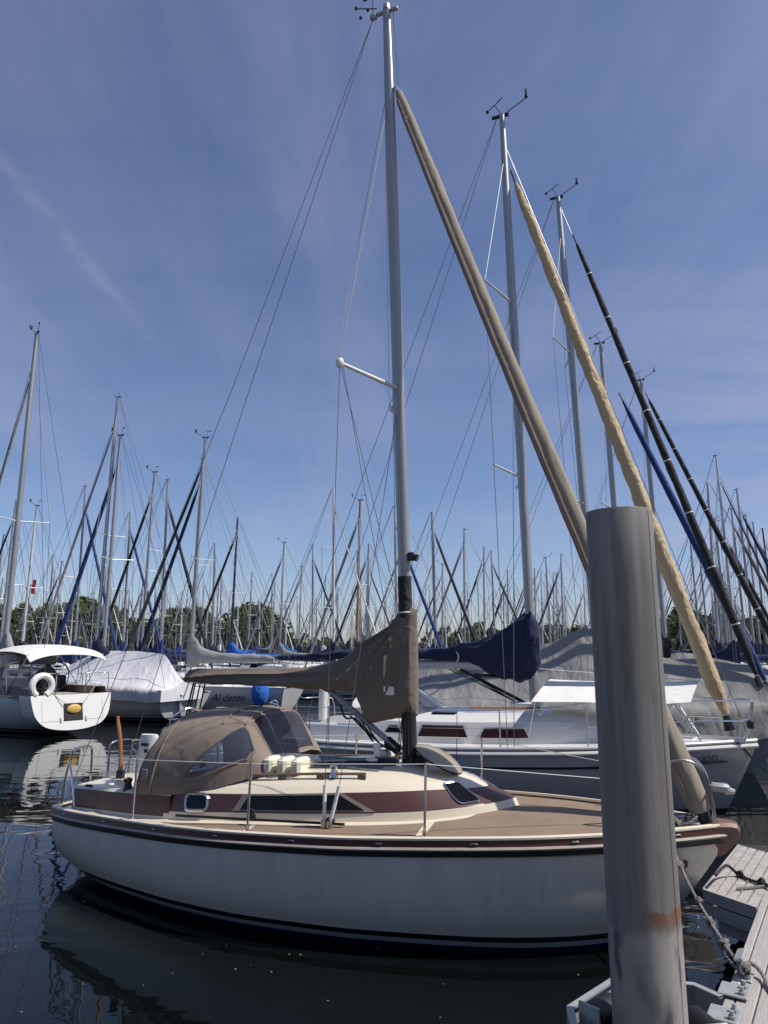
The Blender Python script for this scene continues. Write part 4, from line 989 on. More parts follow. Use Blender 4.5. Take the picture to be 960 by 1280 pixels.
for u in (1.6, 3.1, 4.6, 5.9):
    for sg in (-1, 1):
        mb = MB(); mb.tube([(u, sg * (b2(u) - .06), z2(u)), (u, sg * (b2(u) - .06), z2(u) + .62)], .0125, 7); mb.build('stanchion', 'steel', y2)
mb = MB()
for sg in (-1, 1):
    for hz in (.6, .32): mb.tube([(u, sg * (b2(u) - .06), z2(u) + hz) for u in (.3, 1.6, 3.1, 4.6, 5.9, 6.8)], .004, 4)
mb.build('lifeline', 'wire_pale', y2)
for sg in (-1, 1):
    mb = MB(); mb.tube(curve3([(.6, sg * 1.15, z2(0) + .0), (.55, sg * 1.12, z2(0) + .55), (.4, sg * 1.0, z2(0) + .62), (.12, sg * .7, z2(0) + .62), (.1, sg * .4, z2(0) + .6), (.1, sg * .38, z2(0))]), .014, 8)
    mb.build('pushpit', 'steel', y2)
mb = MB(); mb.tube([(.5, .8, 1.2), (.5, .8, 1.75)], .11, 14); mb.blob((.5, .8, 1.78), (.11, .11, .09), 12); mb.tube([(.5, .8, .95), (.5, .8, 1.2)], .05, 8); mb.build('stern_post', 'gelcoat_white', y2)
# awning over the foredeck
T2 = Matrix.Translation((from_bow(bow2, L2)[0], from_bow(bow2, L2)[1], 0)) @ Matrix.Rotation(HD, 4, 'Z')
aw = thing('awning', 'white canvas awning stretched over the foredeck of the second yacht', 'awning', T2 @ Vector((5.0, 0, 1.5)), HD)
mb = MB(); rr = []
for i in range(25):
    f = i / 24; u = lerp(.20, 2.55, f)
    rr.append([(u - .16 * abs(q / 10), 1.0 * q / 10 * lerp(1, .68, f), .60 - .10 * math.sin(math.pi * f) * .3 - .30 * abs(q / 10) ** 1.2 * (1 + .05 * math.cos(f * 9)) - .10 * f * 0) for q in range(-10, 11)])
mb.grid(rr); mb.build('canopy', 'white_canvas', aw, thick=.006)
mb = MB()
for f, u in ((0, .1), (.5, 1.3), (1, 2.45)):
    for sg in (-1, 1): mb.tube([(u, sg * lerp(1.0, .66, f), .28), (u - .1, sg * lerp(1.1, .75, f), -.25)], .006, 5)
mb.tube([(-.1, 0, .78), (2.55, 0, .60)], .007, 5)
mb.build('guy_line', 'rope_white', aw)
for k, (u, dz) in enumerate(((1.25, -.15), (3.95, -.12))):
    fo = thing('fender_ball', ['small blue fender hanging at the stern quarter of the second yacht', 'small blue fender hanging below the first dark red window of the second yacht'][k], 'fender', T2 @ Vector((u, -(b2(u) + .10), z2(u) - .28)), HD, 'small blue fenders')
    mb = MB(); mb.blob((0, 0, 0), (.09, .09, .10), 12); mb.tube([(0, 0, .08), (0, .0, .13)], .03, 8); mb.build('float', 'blue_plastic', fo)
    mb = MB(); mb.tube([(0, 0, .1), (0, .08, .85)], .006, 5); mb.build('line', 'rope_dark', fo)

# grey-covered boats in the same row
L3 = 9.4; bow3 = (8.42, 15.9)
yacht('large yacht wholly under a wrinkled grey tarpaulin with slim charcoal furled jib', stern=from_bow(bow3, L3), head=HD, L=L3, B=3.1, fb=(1.05, 1.3), mx=5.80, H=14.5, hull='hull_grey', cover=None, jib='black_canvas', jr=.085, ties=True, spr=(.36, .66), boom=False, cabin=False, mr=.095, rake=.03, jtop=.97, jst=.085, jbase=(L3 - .35, 0, 2.05),
      tarp=('grey_tarp', (-.01, .15, .35, .5, .585, .66, .8, .95, 1.0), (2.0, 2.35, 2.55, 2.8, 3.1, 2.7, 2.35, 2.0, 1.75), .65))
L4 = 9.0; bow4 = (10.75, 20.3)
yacht('yacht under a pale grey cover with bright blue furled jib', stern=from_bow(bow4, L4), head=HD, L=L4, B=3.0, fb=(1.05, 1.3), mx=5.2, H=12.3, hull='plain_hull', cover='black_canvas', jib='blue_canvas', jr=.11, spr=(.5,), cabin=False, mr=.09, rake=.02, jtop=.93, jst=.12,
      tarp=('silver_canvas', (-.01, .2, .5, .58, .7, .9, 1.0), (1.8, 2.1, 2.3, 2.5, 2.3, 1.9, 1.6), .4))
L5 = 9.0
yacht('yacht with light grey cover and black furled jib with pale ties, beyond the blue-jib yacht', stern=from_bow((14.2, 25.2), L5), head=HD, L=L5, B=3.0, fb=(1.05, 1.3), mx=4.85, H=13.0, cover='black_canvas', jib='black_canvas', jr=.10, ties=True, spr=(.5,), cabin=False, mr=.09, rake=.02, jtop=.96, jst=.03,
      tarp=('grey_tarp', (-.01, .2, .5, .58, .7, .9, 1.0), (1.8, 2.1, 2.3, 2.5, 2.3, 1.9, 1.6), .4))

# ------------------------------------------------------------------ boats across the fairway
# white cruiser with bimini, stern towards the camera
HL = R(143); SL = Vector((-9.83, 23.3, 0))
yl, (bl, zl, mpl) = yacht('white cruising yacht with open broad transom, white bimini and horseshoe lifebuoy', stern=SL, head=HL, L=9.6, B=3.1, fb=(1.12, 1.35), mx=4.6, H=14.6, cover='silver_canvas', jib='silver_canvas', jr=.06, spr=(.44,), mr=.10, wire=.009, rake=.01, hull='plain_hull')
mb = MB(); hw = 1.36
_tp = [(-1.0, 1.22), (-.98, 1.0), (-.9, .6), (-.7, .32), (-.4, .2), (0, .16), (.4, .2), (.7, .32), (.9, .6), (.98, 1.0), (1.0, 1.22)]
prof = [(p.x, p.z) for p in curve3([(a_, 0, b_) for a_, b_ in _tp], 5)]
mb.grid([[(x0 + (.30 if 0 else 0) + .22 * (p[1] - .2), hw * p[0] * k, p[1]) for p in prof] for x0, k in ((-.30, .98), (-.16, 1.0), (.35, 1.0))])
mb.add([(-.30 + .22 * (p[1] - .2), hw * p[0] * .98, p[1]) for p in prof], [tuple(range(len(prof)))])
tr = mb.build('transom', 'gelcoat_white', yl, auto=50)
mb = MB(); mb.box((-.205, 0, .70), (.03, .62, .52), bev=.01, mat=Matrix.Rotation(R(12.4), 4, 'Y')); mb.build('recess', 'black_canvas', tr)
mb = MB(); mb.blob((-.24, 0, .78), (.05, .24, .15), 12); mb.build('step_pad', 'yellow_pad', tr)
mb = MB()
for y0, y1, z0, z1 in ((-1.0, -1.0, .45, 1.05), (1.0, 1.0, .45, 1.05), (-1.0, 1.0, .45, .45)): mb.tube([(-.302 + .22 * (z0 - .2), y0, z0), (-.302 + .22 * (z1 - .2), y1, z1)], .006, 5)
for y in (-.42, .42): mb.tube([(-.31 + .22 * .2, y, .40), (-.31 + .22 * .4, y, .54)], .03, 6)
mb.tube([(-.24, -.3, .95), (.1, -.9, 1.5)], .012, 5); mb.tube([(-.24, .3, .95), (.1, .9, 1.5)], .012, 5)
mb.build('transom_trim', 'hull_grey', tr)
mb = MB(); rr = []
for i in range(11):
    f = i / 10; rr.append([(lerp(.2, 3.4, f), 1.30 * q / 8, 2.62 + .14 * math.sin(math.pi * f) - .22 * abs(q / 8) ** 3 + (-.18 if i in (0, 10) else 0)) for q in range(-8, 9)])
mb.grid(rr); bi = mb.build('bimini', 'white_canvas', yl, thick=.02)
mb = MB()
for u0, u1 in ((1.5, .4), (1.5, 1.8), (1.6, 3.2)):
    for sg in (-1, 1): mb.tube([(u0, sg * 1.28, 1.2), (u1, sg * 1.27, 2.46)], .014, 6)
mb.build('bimini_frame', 'steel', bi)
mb = MB(); rr = []
for i in range(9):
    f = i / 8; rr.append([(lerp(2.9, 4.3, f), 1.15 * math.sin(q * math.pi / 16) * lerp(1, .85, f), 1.25 + lerp(1.0, .25, f ** 1.5) * max(0, math.cos(q * math.pi / 16)) ** .6) for q in range(-8, 9)])
mb.grid(rr, mif=lambda i, j: 1 if 1 <= i <= 6 and j in (4, 5, 7, 8, 10, 11, 6, 9) else 0); mb.build('sprayhood', ['silver_canvas', 'clear_vinyl'], yl)
mb = MB()
for sg in (-1, 1):
    rr = []
    for i in range(9):
        u = lerp(.1, 3.2, i / 8); rr.append([(u, sg * 1.3, 1.1), (u, sg * 1.22, 1.42), (u, sg * .85, 1.42), (u, sg * .8, .9)])
    mb.grid(rr)
mb.build('coaming', 'teak_grey', yl)
mb = MB(); mb.box((1.2, .1, 1.4), (.35, .5, .9), bev=.05); mb.tube([(1.0, .45 * math.cos(a_ * .4), 1.75 + .45 * math.sin(a_ * .4)) for a_ in range(17)], .02, 6, cap=False); mb.box((2.2, -.5, 1.5), (.8, .7, .5), bev=.05)
mb.build('helm_pedestal', 'black_canvas', yl)
mb = MB()
for sg in (-1, 1):
    mb.tube(curve3([(.0, sg * 1.25, 1.2), (.0, sg * 1.25, 1.8), (.05, sg * 1.1, 1.85), (.05, sg * .55, 1.85), (.05, sg * .5, 1.7), (.05, sg * .5, 1.2)]), .016, 6)
    for u in (1.6, 3.4, 5.2, 7): mb.tube([(u, sg * (bl(u) - .05), zl(u)), (u, sg * (bl(u) - .05), zl(u) + .65)], .014, 6)
    for hz in (.35, .65): mb.tube([(u, sg * (bl(u) - .05), zl(u) + hz) for u in (.1, 1.6, 3.4, 5.2, 7, 8.6)], .007, 4)
mb.build('stern_rail', 'steel', yl)
TL = Matrix.Translation(SL) @ Matrix.Rotation(HL, 4, 'Z')
lb = thing('lifebuoy', 'white horseshoe lifebuoy hung on the stern rail of the bimini yacht', 'lifebuoy', TL @ Vector((-.02, .98, 1.50)), HL)
mb = MB(); mb.tube([(0, .31 * math.cos(R(-60 + 300 * k / 20)), .31 * math.sin(R(-60 + 300 * k / 20))) for k in range(21)], .10, 10); mb.build('ring', 'white_vinyl', lb)
# covered boat next to it
yacht('white yacht under a pale lilac cover with blue furled jib, beside the bimini yacht', stern=(-7.45, 27.2), head=R(150), L=8.0, B=2.7, fb=(1.05, 1.3), mx=4.4, H=11.5, hull='plain_hull', cover=None, jib='blue_canvas', jr=.09, boom=False, cabin=False, wire=.009, rake=.01,
      tarp=('pale_tarp', (-.01, .03, .13, .3, .55, .65, .85), (1.45, 1.7, 2.42, 2.52, 2.54, 2.35, 1.8), .40))
# the boat with a name on its side
yn, (bn, zn, mpn) = yacht('white yacht with a name painted on its side and blue fender', stern=(-3.7, 30.6), head=R(163), L=8.8, B=2.8, fb=(1.05, 1.3), mx=5.0, H=12.2, cover='silver_canvas', jib='black_canvas', jr=.08, wire=.009)
lettering('boat_name', 'Al dente', .42, 'ink', yn, (3.05, bn(3.05) + .06, .55), (-1.6, bn(1.45) - bn(3.05) + .01, 0), (0, -.0, 1), shear=.35)
mb = MB()
for u0 in (.6, 1.4): mb.box((u0, .6, 1.35), (.5, .5, .4), bev=.1)
mb.tube([(.25, 0.2, 1.5), (.25, .2, 2.0)], .25, 12); mb.build('cockpit_locker', 'gelcoat_white', yn)
Tn = Matrix.Translation((-3.7, 30.6, 0)) @ Matrix.Rotation(R(163), 4, 'Z')
fb_ = thing('fender', 'bright blue teardrop fender on the stern quarter of the named yacht', 'fender', Tn @ Vector((.85, bn(.85) + .32, .9)), 0)
mb = MB(); mb.blob((0, 0, 0), (.36, .3, .55), 14); mb.tube([(0, 0, .5), (0, 0, .68)], [.12, .06], 8); mb.build('float', 'bright_blue_canvas', fb_)
mb = MB(); mb.tube([(0, 0, .6), (0, .2, 1.1)], .02, 5); mb.build('line', 'rope_dark', fb_)

# masts one can tell apart: photo pixel of the masthead, height, bow side (+1 towards the right), hull length, sail colours
placed = [(-.5, 8.0), (2.4, 12.7), (4.9, 17.3), (7.9, 22), (10.5, 27), (-13.5, 26), (-11.4, 29.5), (-8.5, 32)]
def by_mast(px, py, H, sgn, label, L=8.2, jib='black_canvas', cover='navy_canvas', jr=.085, mastm='mast_alu', spr=(.5,), hull='plain_hull', **kw):
    r = ray(px, py); Y = (H - CAMH) / (r[2] / r[1]); X = r[0] / r[1] * Y
    head = HD if sgn > 0 else R(162); mx = .58 * L; rake = .015
    ox = mx - rake * H
    stern = (X - ox * math.cos(head), Y - ox * math.sin(head)); placed.append((X, Y))
    return yacht(label, stern=stern, head=head, L=L, mx=mx, H=H, jib=jib, cover=cover, jr=jr, mastm=mastm, spr=spr, rake=rake, vane=kw.pop('vane', ('small', 'small', False, True)[len(placed) % 4]), wire=.0075 + Y * .00012, hull=hull, **kw)
LST = [
 (147, 497, 13.2, -1, 'tall bare-masted yacht with slim grey forestay behind the bimini yacht', dict(jib='silver_canvas', jr=.05)),
 (20, 625, 11.5, -1, 'yacht whose mast stands just beside the tall mast of the bimini yacht', dict(jib='black_canvas', jr=.06)),
 (46, 632, 11.0, -1, 'yacht with a white mast flying a small red flag', dict(jib=None, mastm='mast_pale')),
 (107, 608, 11.8, 1, 'yacht with royal blue furled jib crossing the tall bare mast', dict(jib='blue_canvas', cover='blue_canvas')),
 (77, 702, 10.2, -1, 'low-masted yacht with a dark forestay before the tall trees', dict(jr=.07)),
 (163, 640, 11.0, 1, 'yacht with blue furled jib slanting across a black one', dict(jib='blue_canvas', cover='blue_canvas')),
 (193, 590, 12.5, -1, 'yacht with a long black furled jib leaning behind a blue one', dict(jr=.09)),
 (210, 600, 11.6, 1, 'yacht with two pairs of white spreaders and black furled jib', dict(spr=(.3, .62), jr=.09, cover='blue_canvas')),
 (253, 573, 12.4, -1, 'yacht with long navy furled jib beside the taupe boom end', dict(jib='navy_canvas', cover='bright_blue_canvas', jr=.10)),
 (297, 647, 11.0, -1, 'dark-masted yacht with a black furled jib behind the backstays', dict(mastm='mast_dark', jr=.09, cover='bright_blue_canvas')),
 (355, 678, 10.8, -1, 'yacht with a pale grey furled jib and low grey mast', dict(jib='silver_canvas', jr=.09, cover='silver_canvas')),
 (377, 708, 10.2, -1, 'small yacht with a grey furled jib next to the low grey mast', dict(jib='silver_canvas', jr=.08)),
 (391, 682, 10.8, 1, 'yacht with navy furled jib falling towards the white mast', dict(jib='navy_canvas')),
 (417, 610, 12.0, 1, 'yacht with a slender white mast and pale rigging wires', dict(jib='white_canvas', jr=.05, mastm='mast_pale', spr=(.34, .66))),
 (450, 625, 11.5, -1, 'wooden-masted classic yacht with varnished brown spar', dict(mastm='mast_wood', jib='silver_canvas', jr=.09, hull='hull_navy')),
 (447, 690, 10.4, 1, 'low yacht half behind the varnished brown mast', dict(jib=None)),
 (493, 634, 11.4, 1, 'yacht with blue furled jib just behind the main mast', dict(jib='blue_canvas', jr=.10, mastm='mast_pale')),
 (540, 640, 11.8, 1, 'yacht with thick grey mast and black furled jib past the main mast', dict(jr=.10, mr=.11)),
 (553, 705, 10.4, -1, 'low-masted yacht with a thin dark forestay near the thick grey mast', dict(jr=.06)),
 (580, 662, 11.0, -1, 'yacht with grey furled jib between the thick mast and navy cover', dict(jib='silver_canvas')),
 (614, 690, 10.6, 1, 'yacht with black furled jib above the navy sail cover', dict(jr=.08)),
 (668, 710, 10.4, -1, 'yacht with dark furled jib just past the navy-covered mast', dict(jr=.08)),
 (682, 697, 10.6, 1, 'yacht with slim silver mast close to the taupe sleeve', dict(jib=None)),
 (701, 693, 10.8, -1, 'yacht with slim mast and dark jib between sleeve and steel pile', dict(jr=.07)),
 (895, 570, 13.0, 1, 'yacht with tall pale mast and thin dark forestay at the far end of the row', dict(jr=.05, mastm='mast_pale', spr=(.4, .7))),
 (884, 603, 12.0, -1, 'yacht with slender grey mast carrying a side bracket at its top', dict(jib=None)),
 (893, 648, 11.4, 1, 'yacht with thick black furled jib crossing the tall pale mast', dict(jr=.13)),
 (914, 636, 11.8, 1, 'yacht with grey mast and black furled jib beyond the tall pale mast', dict(jr=.11)),
 (932, 644, 12.0, 1, 'yacht with plain silver mast and no headsail at the row end', dict(jib=None)),
 (953, 660, 11.5, 1, 'black-masted yacht at the edge of the photo', dict(mastm='mast_dark', jib='navy_canvas')),
 (862, 668, 11.0, 1, 'yacht with plain grey mast seen under the blue furled jib', dict(jib=None)),
 (905, 655, 11.2, 1, 'yacht with silver mast and thick dark grey furled jib at the row end', dict(jr=.13, jib='black_canvas')),
 (921, 612, 12.4, 1, 'yacht with tall thin mast and navy furled jib at the row end', dict(jr=.10, jib='navy_canvas')),
 (941, 652, 11.6, 1, 'yacht with grey mast and blue furled jib at the row end', dict(jr=.10, jib='blue_canvas')),
 (874, 690, 10.6, 1, 'yacht with low mast and black furled jib below the blue one', dict(jr=.10)),
 (825, 690, 10.8, -1, 'yacht with low grey mast seen between the beige jib and steel pile', dict(jib=None)),
 (846, 720, 10.4, -1, 'small-masted yacht seen between the beige and charcoal jibs', dict(jr=.06)),
]
for px, py, H, sg, lab, kw in LST: by_mast(px, py, H, sg, lab, **kw)
fl = thing('flag', 'small red flag on a halyard of the white-masted yacht', 'flag', at(41.5, 738, 60))
mb = MB(); mb.grid([[(.12 * math.sin(i * 1.1) * .4 + .04 * k, .03 * math.sin(k + i), .9 - .2 * i) for k in range(-4, 5)] for i in range(7)]); mb.build('cloth', 'flag_red', fl, thick=.01)

# the far forest of masts: a few kinds, copied berth by berth along the docks
KINDS = []
for i, (H, Lk, jb_, cv_, ms_, sp_, hu_, lab) in enumerate([
    (10.5, 7.6, None, 'navy_canvas', 'mast_alu', (.5,), 'plain_hull', 'distant white yacht with navy boom cover and bare forestay'),
    (11.5, 8.4, 'silver_canvas', 'silver_canvas', 'mast_pale', (.38, .68), 'plain_hull', 'distant white yacht with grey boom cover and twin spreaders'),
    (9.4, 7.0, None, 'bright_blue_canvas', 'mast_pale', (.5,), 'hull_navy', 'distant small navy yacht with bright blue boom cover'),
    (12.2, 9.0, 'white_canvas', 'white_canvas', 'mast_alu', (.36, .66), 'plain_hull', 'distant large white yacht with white furled sails'),
    (10.0, 7.4, 'navy_canvas', 'blue_canvas', 'mast_alu', (.5,), 'hull_grey', 'distant grey yacht with blue boom cover and navy jib'),
    (11.0, 8.0, 'black_canvas', 'black_canvas', 'mast_alu', (.5,), 'plain_hull', 'distant white yacht with black sail cover and black furled jib')]):
    o_, _ = yacht(lab, stern=(0, 0), head=0, L=Lk, H=H, jib=jb_, cover=cv_, jr=.065, mastm=ms_, spr=sp_, hull=hu_, wire=.016, mr=.085, vane=False, jibr=False, group='yachts in the far berths')
    KINDS.append(dict(o=o_, L=Lk, used=False))
rng = random.Random(11)
e2 = Vector((.46, .888, 0)); nfar = 0
for k in range(-4, 2):
    for side in (1, -1):
        q = 8.0
        while q < 150:
            q += rng.uniform(3.3, 4.2)
            D = Vector((3.5, 6.9, 0)) + E1 * (30.0 * k) + e2 * q
            kd = rng.choice(KINDS); 
            bow = D - E1 * .7 if side > 0 else D + E1 * 2.6
            head = HD if side > 0 else HD + math.pi
            stn = bow - Vector((math.cos(head), math.sin(head), 0)) * kd['L']
            m_ = stn.lerp(bow, .58)
            if m_.y < 36 or m_.y > 138 or abs(m_.x) > .62 * m_.y + 3: continue
            if k == 0 and m_.y < 42: continue
            if any((m_.x - a_) ** 2 + (m_.y - b_) ** 2 < 20 for a_, b_ in placed): continue
            if rng.random() < (.08 if m_.y > 60 else .25): continue
            if not kd['used']: c_ = kd['o']; kd['used'] = True
            else: c_ = copy_tree(kd['o'])
            c_.location = (stn.x, stn.y, 0); c_.rotation_euler = (0, 0, head + rng.uniform(-.06, .06)); sc = rng.uniform(.88, 1.14); c_.scale = (sc, sc, sc * rng.uniform(.95, 1.05)); nfar += 1
print('far yachts', nfar)

# ------------------------------------------------------------------ trees on the far shore
def leaf_mat(name, c):
    m = pm(name, c, .8, var=.45, scale=.55, detail=3); m.node_tree.nodes['Principled BSDF'].inputs['Specular IOR Level'].default_value = .2; return m
leaf_mat('leaf_dark', (.052, .075, .024)); leaf_mat('leaf_mid', (.09, .12, .038)); leaf_mat('leaf_light', (.13, .16, .055))
TREES = []
for v in range(5):
    rg = random.Random(40 + v); Ht = [13, 11, 15, 9, 12][v]; Wd = [4.6, 4.2, 4.4, 4.8, 3.4][v]
    root = thing('tree', ['far broad round-crowned green tree', 'far green tree with open loose crown', 'far tall green tree with high crown', 'far low spreading bushy tree', 'far narrow upright green tree'][v] + ' on the shore', 'tree', group='trees along the far shore')
    mb = MB(); mb.tube(curve3([(0, 0, -.3), (.1, 0, Ht * .25), (-.1, .1, Ht * .5), (.1, 0, Ht * .8)]), [.32] * 6 + [.25] * 6 + [.16] * 6 + [.06], 8)
    for k in range(7):
        a_ = k * 2.4; z = Ht * (.25 + .07 * k); mb.tube(curve3([(0, 0, z), (Wd * .35 * math.cos(a_), Wd * .35 * math.sin(a_), z + Ht * .12), (Wd * .65 * math.cos(a_), Wd * .65 * math.sin(a_), z + Ht * .17)]), .07, 5)
    mb.build('trunk', 'bark', root)
    mb = MB()
    clumps = []
    for k in range(60):
        a_ = rg.uniform(0, 6.283); z = rg.uniform(.14, 1.0); rr_ = Wd * math.sin(math.pi * min(1, .12 + .83 * z)) ** .6 * rg.uniform(.35, 1.0)
        clumps.append((Vector((rr_ * math.cos(a_), rr_ * math.sin(a_), Ht * z * .96)), rg.uniform(.7, 1.5), rg.randrange(3)))
    for c, r_, mi in clumps:
        for j in range(75):
            d = Vector((rg.gauss(0, 1), rg.gauss(0, 1), rg.gauss(0, .75))); d = d.normalized() * r_ * rg.uniform(.45, 1.08); p = c + d
            n_ = Vector((rg.gauss(0, 1), rg.gauss(0, 1), rg.gauss(.4, 1))).normalized(); a1 = n_.orthogonal().normalized(); b1 = n_.cross(a1); s_ = rg.uniform(.22, .42)
            mb.add([p - a1 * s_, p + b1 * s_ * .7, p + a1 * s_, p - b1 * s_ * .7], [(0, 1, 2, 3)], mi)
    mb.build('crown', ['leaf_dark', 'leaf_mid', 'leaf_light'], root, smooth=False, fix=False)
    TREES.append([root, Ht, False])
def plant(px, py, Y, v):
    p = at(px, py, Y); T_ = TREES[v]; s_ = max(.35, (p.z - 1.0) / (T_[1] * .93))
    c_ = T_[0] if not T_[2] else copy_tree(T_[0]); T_[2] = True
    c_.location = (p.x, Y, .9); c_.scale = (s_ * rng.uniform(.9, 1.15),) * 2 + (s_,); c_.rotation_euler = (0, 0, rng.uniform(0, 6.28))
sky_line = ip([-60, 0, 60, 110, 150, 200, 240, 270, 300, 340, 352, 370, 420, 480, 530, 560, 600, 630, 660, 690, 740, 800, 850, 900, 960, 1020], [754, 760, 762, 752, 764, 768, 764, 776, 766, 764, 786, 794, 799, 798, 796, 785, 778, 792, 786, 782, 788, 780, 764, 768, 772, 770])
x = -70
while x < 1030:
    plant(x, sky_line(x) + rng.uniform(-4, 12), rng.uniform(156, 190), rng.randrange(5)); x += rng.uniform(11, 17)
x = -70
while x < 1030:
    plant(x, sky_line(x) + rng.uniform(7, 18), rng.uniform(153, 158), rng.randrange(5)); x += rng.uniform(12, 20)

# ------------------------------------------------------------------ pile
PX, PY, PR = 1.475, 4.45, .2
pile = thing('mooring_pile', 'thick round weathered steel pile with a rust band', 'pile', (PX, PY, 0))
mb = MB(); zt_ = 3.447
rr = [[(PR * k * math.cos(2 * math.pi * q / 64), PR * k * math.sin(2 * math.pi * q / 64), z) for q in range(64)] for z, k in ((-1, 1), (.4, 1), (1, 1), (1.6, 1), (2.4, 1), (3, 1), (zt_ - .006, 1), (zt_, .985), (zt_, .93), (zt_ - .2, .93))]
mb.grid(rr, closed=True)
pm_ = pm('pile_steel', (.20, .19, .178), .62, .05, var=.35, scale=1.3, stretch=(8, 8, .6), bump=.12, bscale=30, dist=.006)
t = pm_.node_tree; b = t.nodes['Principled BSDF']; base_l = b.inputs['Base Color'].links[0].from_socket
tcn = N(t, 'ShaderNodeTexCoord'); sp = N(t, 'ShaderNodeSeparateXYZ'); t.links.new(tcn.outputs['Object'], sp.inputs[0])
def mth(op, a_, b_=None, c_=None):
    n_ = N(t, 'ShaderNodeMath', operation=op)
    for i, q in enumerate((a_, b_, c_)):
        if q is None: continue
        if hasattr(q, 'is_linked'): t.links.new(q, n_.inputs[i])
        else: n_.inputs[i].default_value = q
    return n_.outputs[0]
def nzz(scale, st, detail=5):
    mp = N(t, 'ShaderNodeMapping'); mp.inputs['Scale'].default_value = st; t.links.new(tcn.outputs['Object'], mp.inputs[0]); n_ = N(t, 'ShaderNodeTexNoise'); n_.inputs['Scale'].default_value = scale; n_.inputs['Detail'].default_value = detail; t.links.new(mp.outputs[0], n_.inputs['Vector']); return n_.outputs[0]
def mrange(x_, a_, b_, c_=0, d_=1):
    n_ = N(t, 'ShaderNodeMapRange'); n_.interpolation_type = 'SMOOTHSTEP'; t.links.new(x_, n_.inputs[0])
    for i, q in enumerate((a_, b_, c_, d_)): n_.inputs[i + 1].default_value = q
    return n_.outputs[0]
def cmix(fac, A, Bc):
    n_ = N(t, 'ShaderNodeMix', data_type='RGBA'); t.links.new(fac, n_.inputs[0]); t.links.new(A, n_.inputs[6]); n_.inputs[7].default_value = (*Bc, 1); return n_.outputs[2]
base_l = cmix(mrange(nzz(1.6, (4, 4, .22), 7), .40, .66, 0, .7), base_l, (.105, .10, .095))
base_l = cmix(mrange(nzz(2.4, (5, 5, .2), 7), .50, .75, 0, .5), base_l, (.29, .28, .265))
base_l = cmix(mrange(nzz(14, (1, 1, .35), 8), .55, .8, 0, .35), base_l, (.06, .055, .05))
zed = mth('ADD', sp.outputs[2], mth('MULTIPLY', nzz(12, (1.2, 1.2, .12), 6), .16))
# pale dried deposit under the old water line, with dark patches, then the rust band
dep = mth('MULTIPLY', mrange(zed, 1.20, 1.14), mrange(nzz(6, (1, 1, .6)), .36, .56, .15, .85))
c_ = cmix(dep, base_l, (.33, .31, .285))
drk = mth('MULTIPLY', mrange(zed, 1.25, 1.1), mrange(nzz(5, (1.6, 1.6, .5)), .52, .66, 0, .8)); c_ = cmix(drk, c_, (.05, .05, .052))
sx = mrange(sp.outputs[0], -.10, -.02)
rust = mth('MULTIPLY', mth('MULTIPLY', mrange(zed, 1.16, 1.24), mrange(zed, 1.285, 1.27)), mth('MULTIPLY', sx, mrange(nzz(9, (1.8, 1.8, .25), 9), .30, .58, .25, .95)))
c_ = cmix(rust, c_, (.17, .075, .04))
rst2 = mth('MULTIPLY', mth('MULTIPLY', mrange(sp.outputs[2], 1.2, 1.5), mrange(sp.outputs[2], 2.15, 1.7)), mth('MULTIPLY', mrange(sp.outputs[0], .09, .17), mrange(nzz(7, (1, 1, .6)), .52, .68, 0, .5)))
c_ = cmix(rst2, c_, (.24, .12, .05))
t.links.new(c_, b.inputs['Base Color'])
mb.build('shaft', 'pile_steel', pile, auto=40)
mb = MB(); mb.tube([(PR * math.cos(R(-50)), PR * math.sin(R(-50)), z) for z in (-.5, 1, 2, 3.43)], .0035, 6); mb.build('weld_seam', 'pile_steel', pile)

# ------------------------------------------------------------------ dock
DZ = .50
def plank_mat(name, c, var, st): return pm(name, c, .85, var=var, scale=4.5, stretch=st, bump=.8, bscale=16, dist=.008, detail=9)
plank_mat('grey_plank', (.40, .37, .34), .5, (3, 3, 1))
plank_mat('edge_beam', (.40, .375, .35), .25, (12, .7, 4))
A0 = atz(911, 1233, DZ); A1 = atz(950, 1128, DZ); dd = (A1 - A0).normalized(); dn = Vector((dd.y, -dd.x, 0))     # dn points inland (right)
ang = math.atan2(dd.y, dd.x) - math.pi / 2
dock = thing('walkway', 'grey weathered floating walkway along the bows with lengthwise edge beam', 'dock', (A0.x, A0.y, 0), ang)
# local: x across (away from boats), y along
mb = MB()
xs = [(0, .055), (.062, .17), (.178, .31), (.318, .335)]
for a_, b_ in xs: mb.box(((a_ + b_) / 2, 19, DZ - .05), (b_ - a_, 54, .10), bev=.006)
mb.box((.17, 20, DZ - .12), (.30, 50, .14))
mb.build('edge_beam', 'edge_beam', dock, auto=25)
for k in range(100):
    y = -7.8 + k * .175; mb = MB(); mb.box((1.2, y, DZ - .03 + rng.uniform(-.002, .002)), (1.7, .166, .04), bev=.005); o = mb.build('plank', 'edge_beam', dock, auto=25)
mb = MB(); mb.box((1.2, 27.9, DZ - .03), (1.7, 36, .04)); o = mb.build('far_planking', 'edge_beam', dock)
mb = MB()
for y in range(-4, 45, 4): mb.box((1.1, y, .12), (1.6, 2.2, .5), bev=.05)
mb.build('float_tank', 'galv', dock)
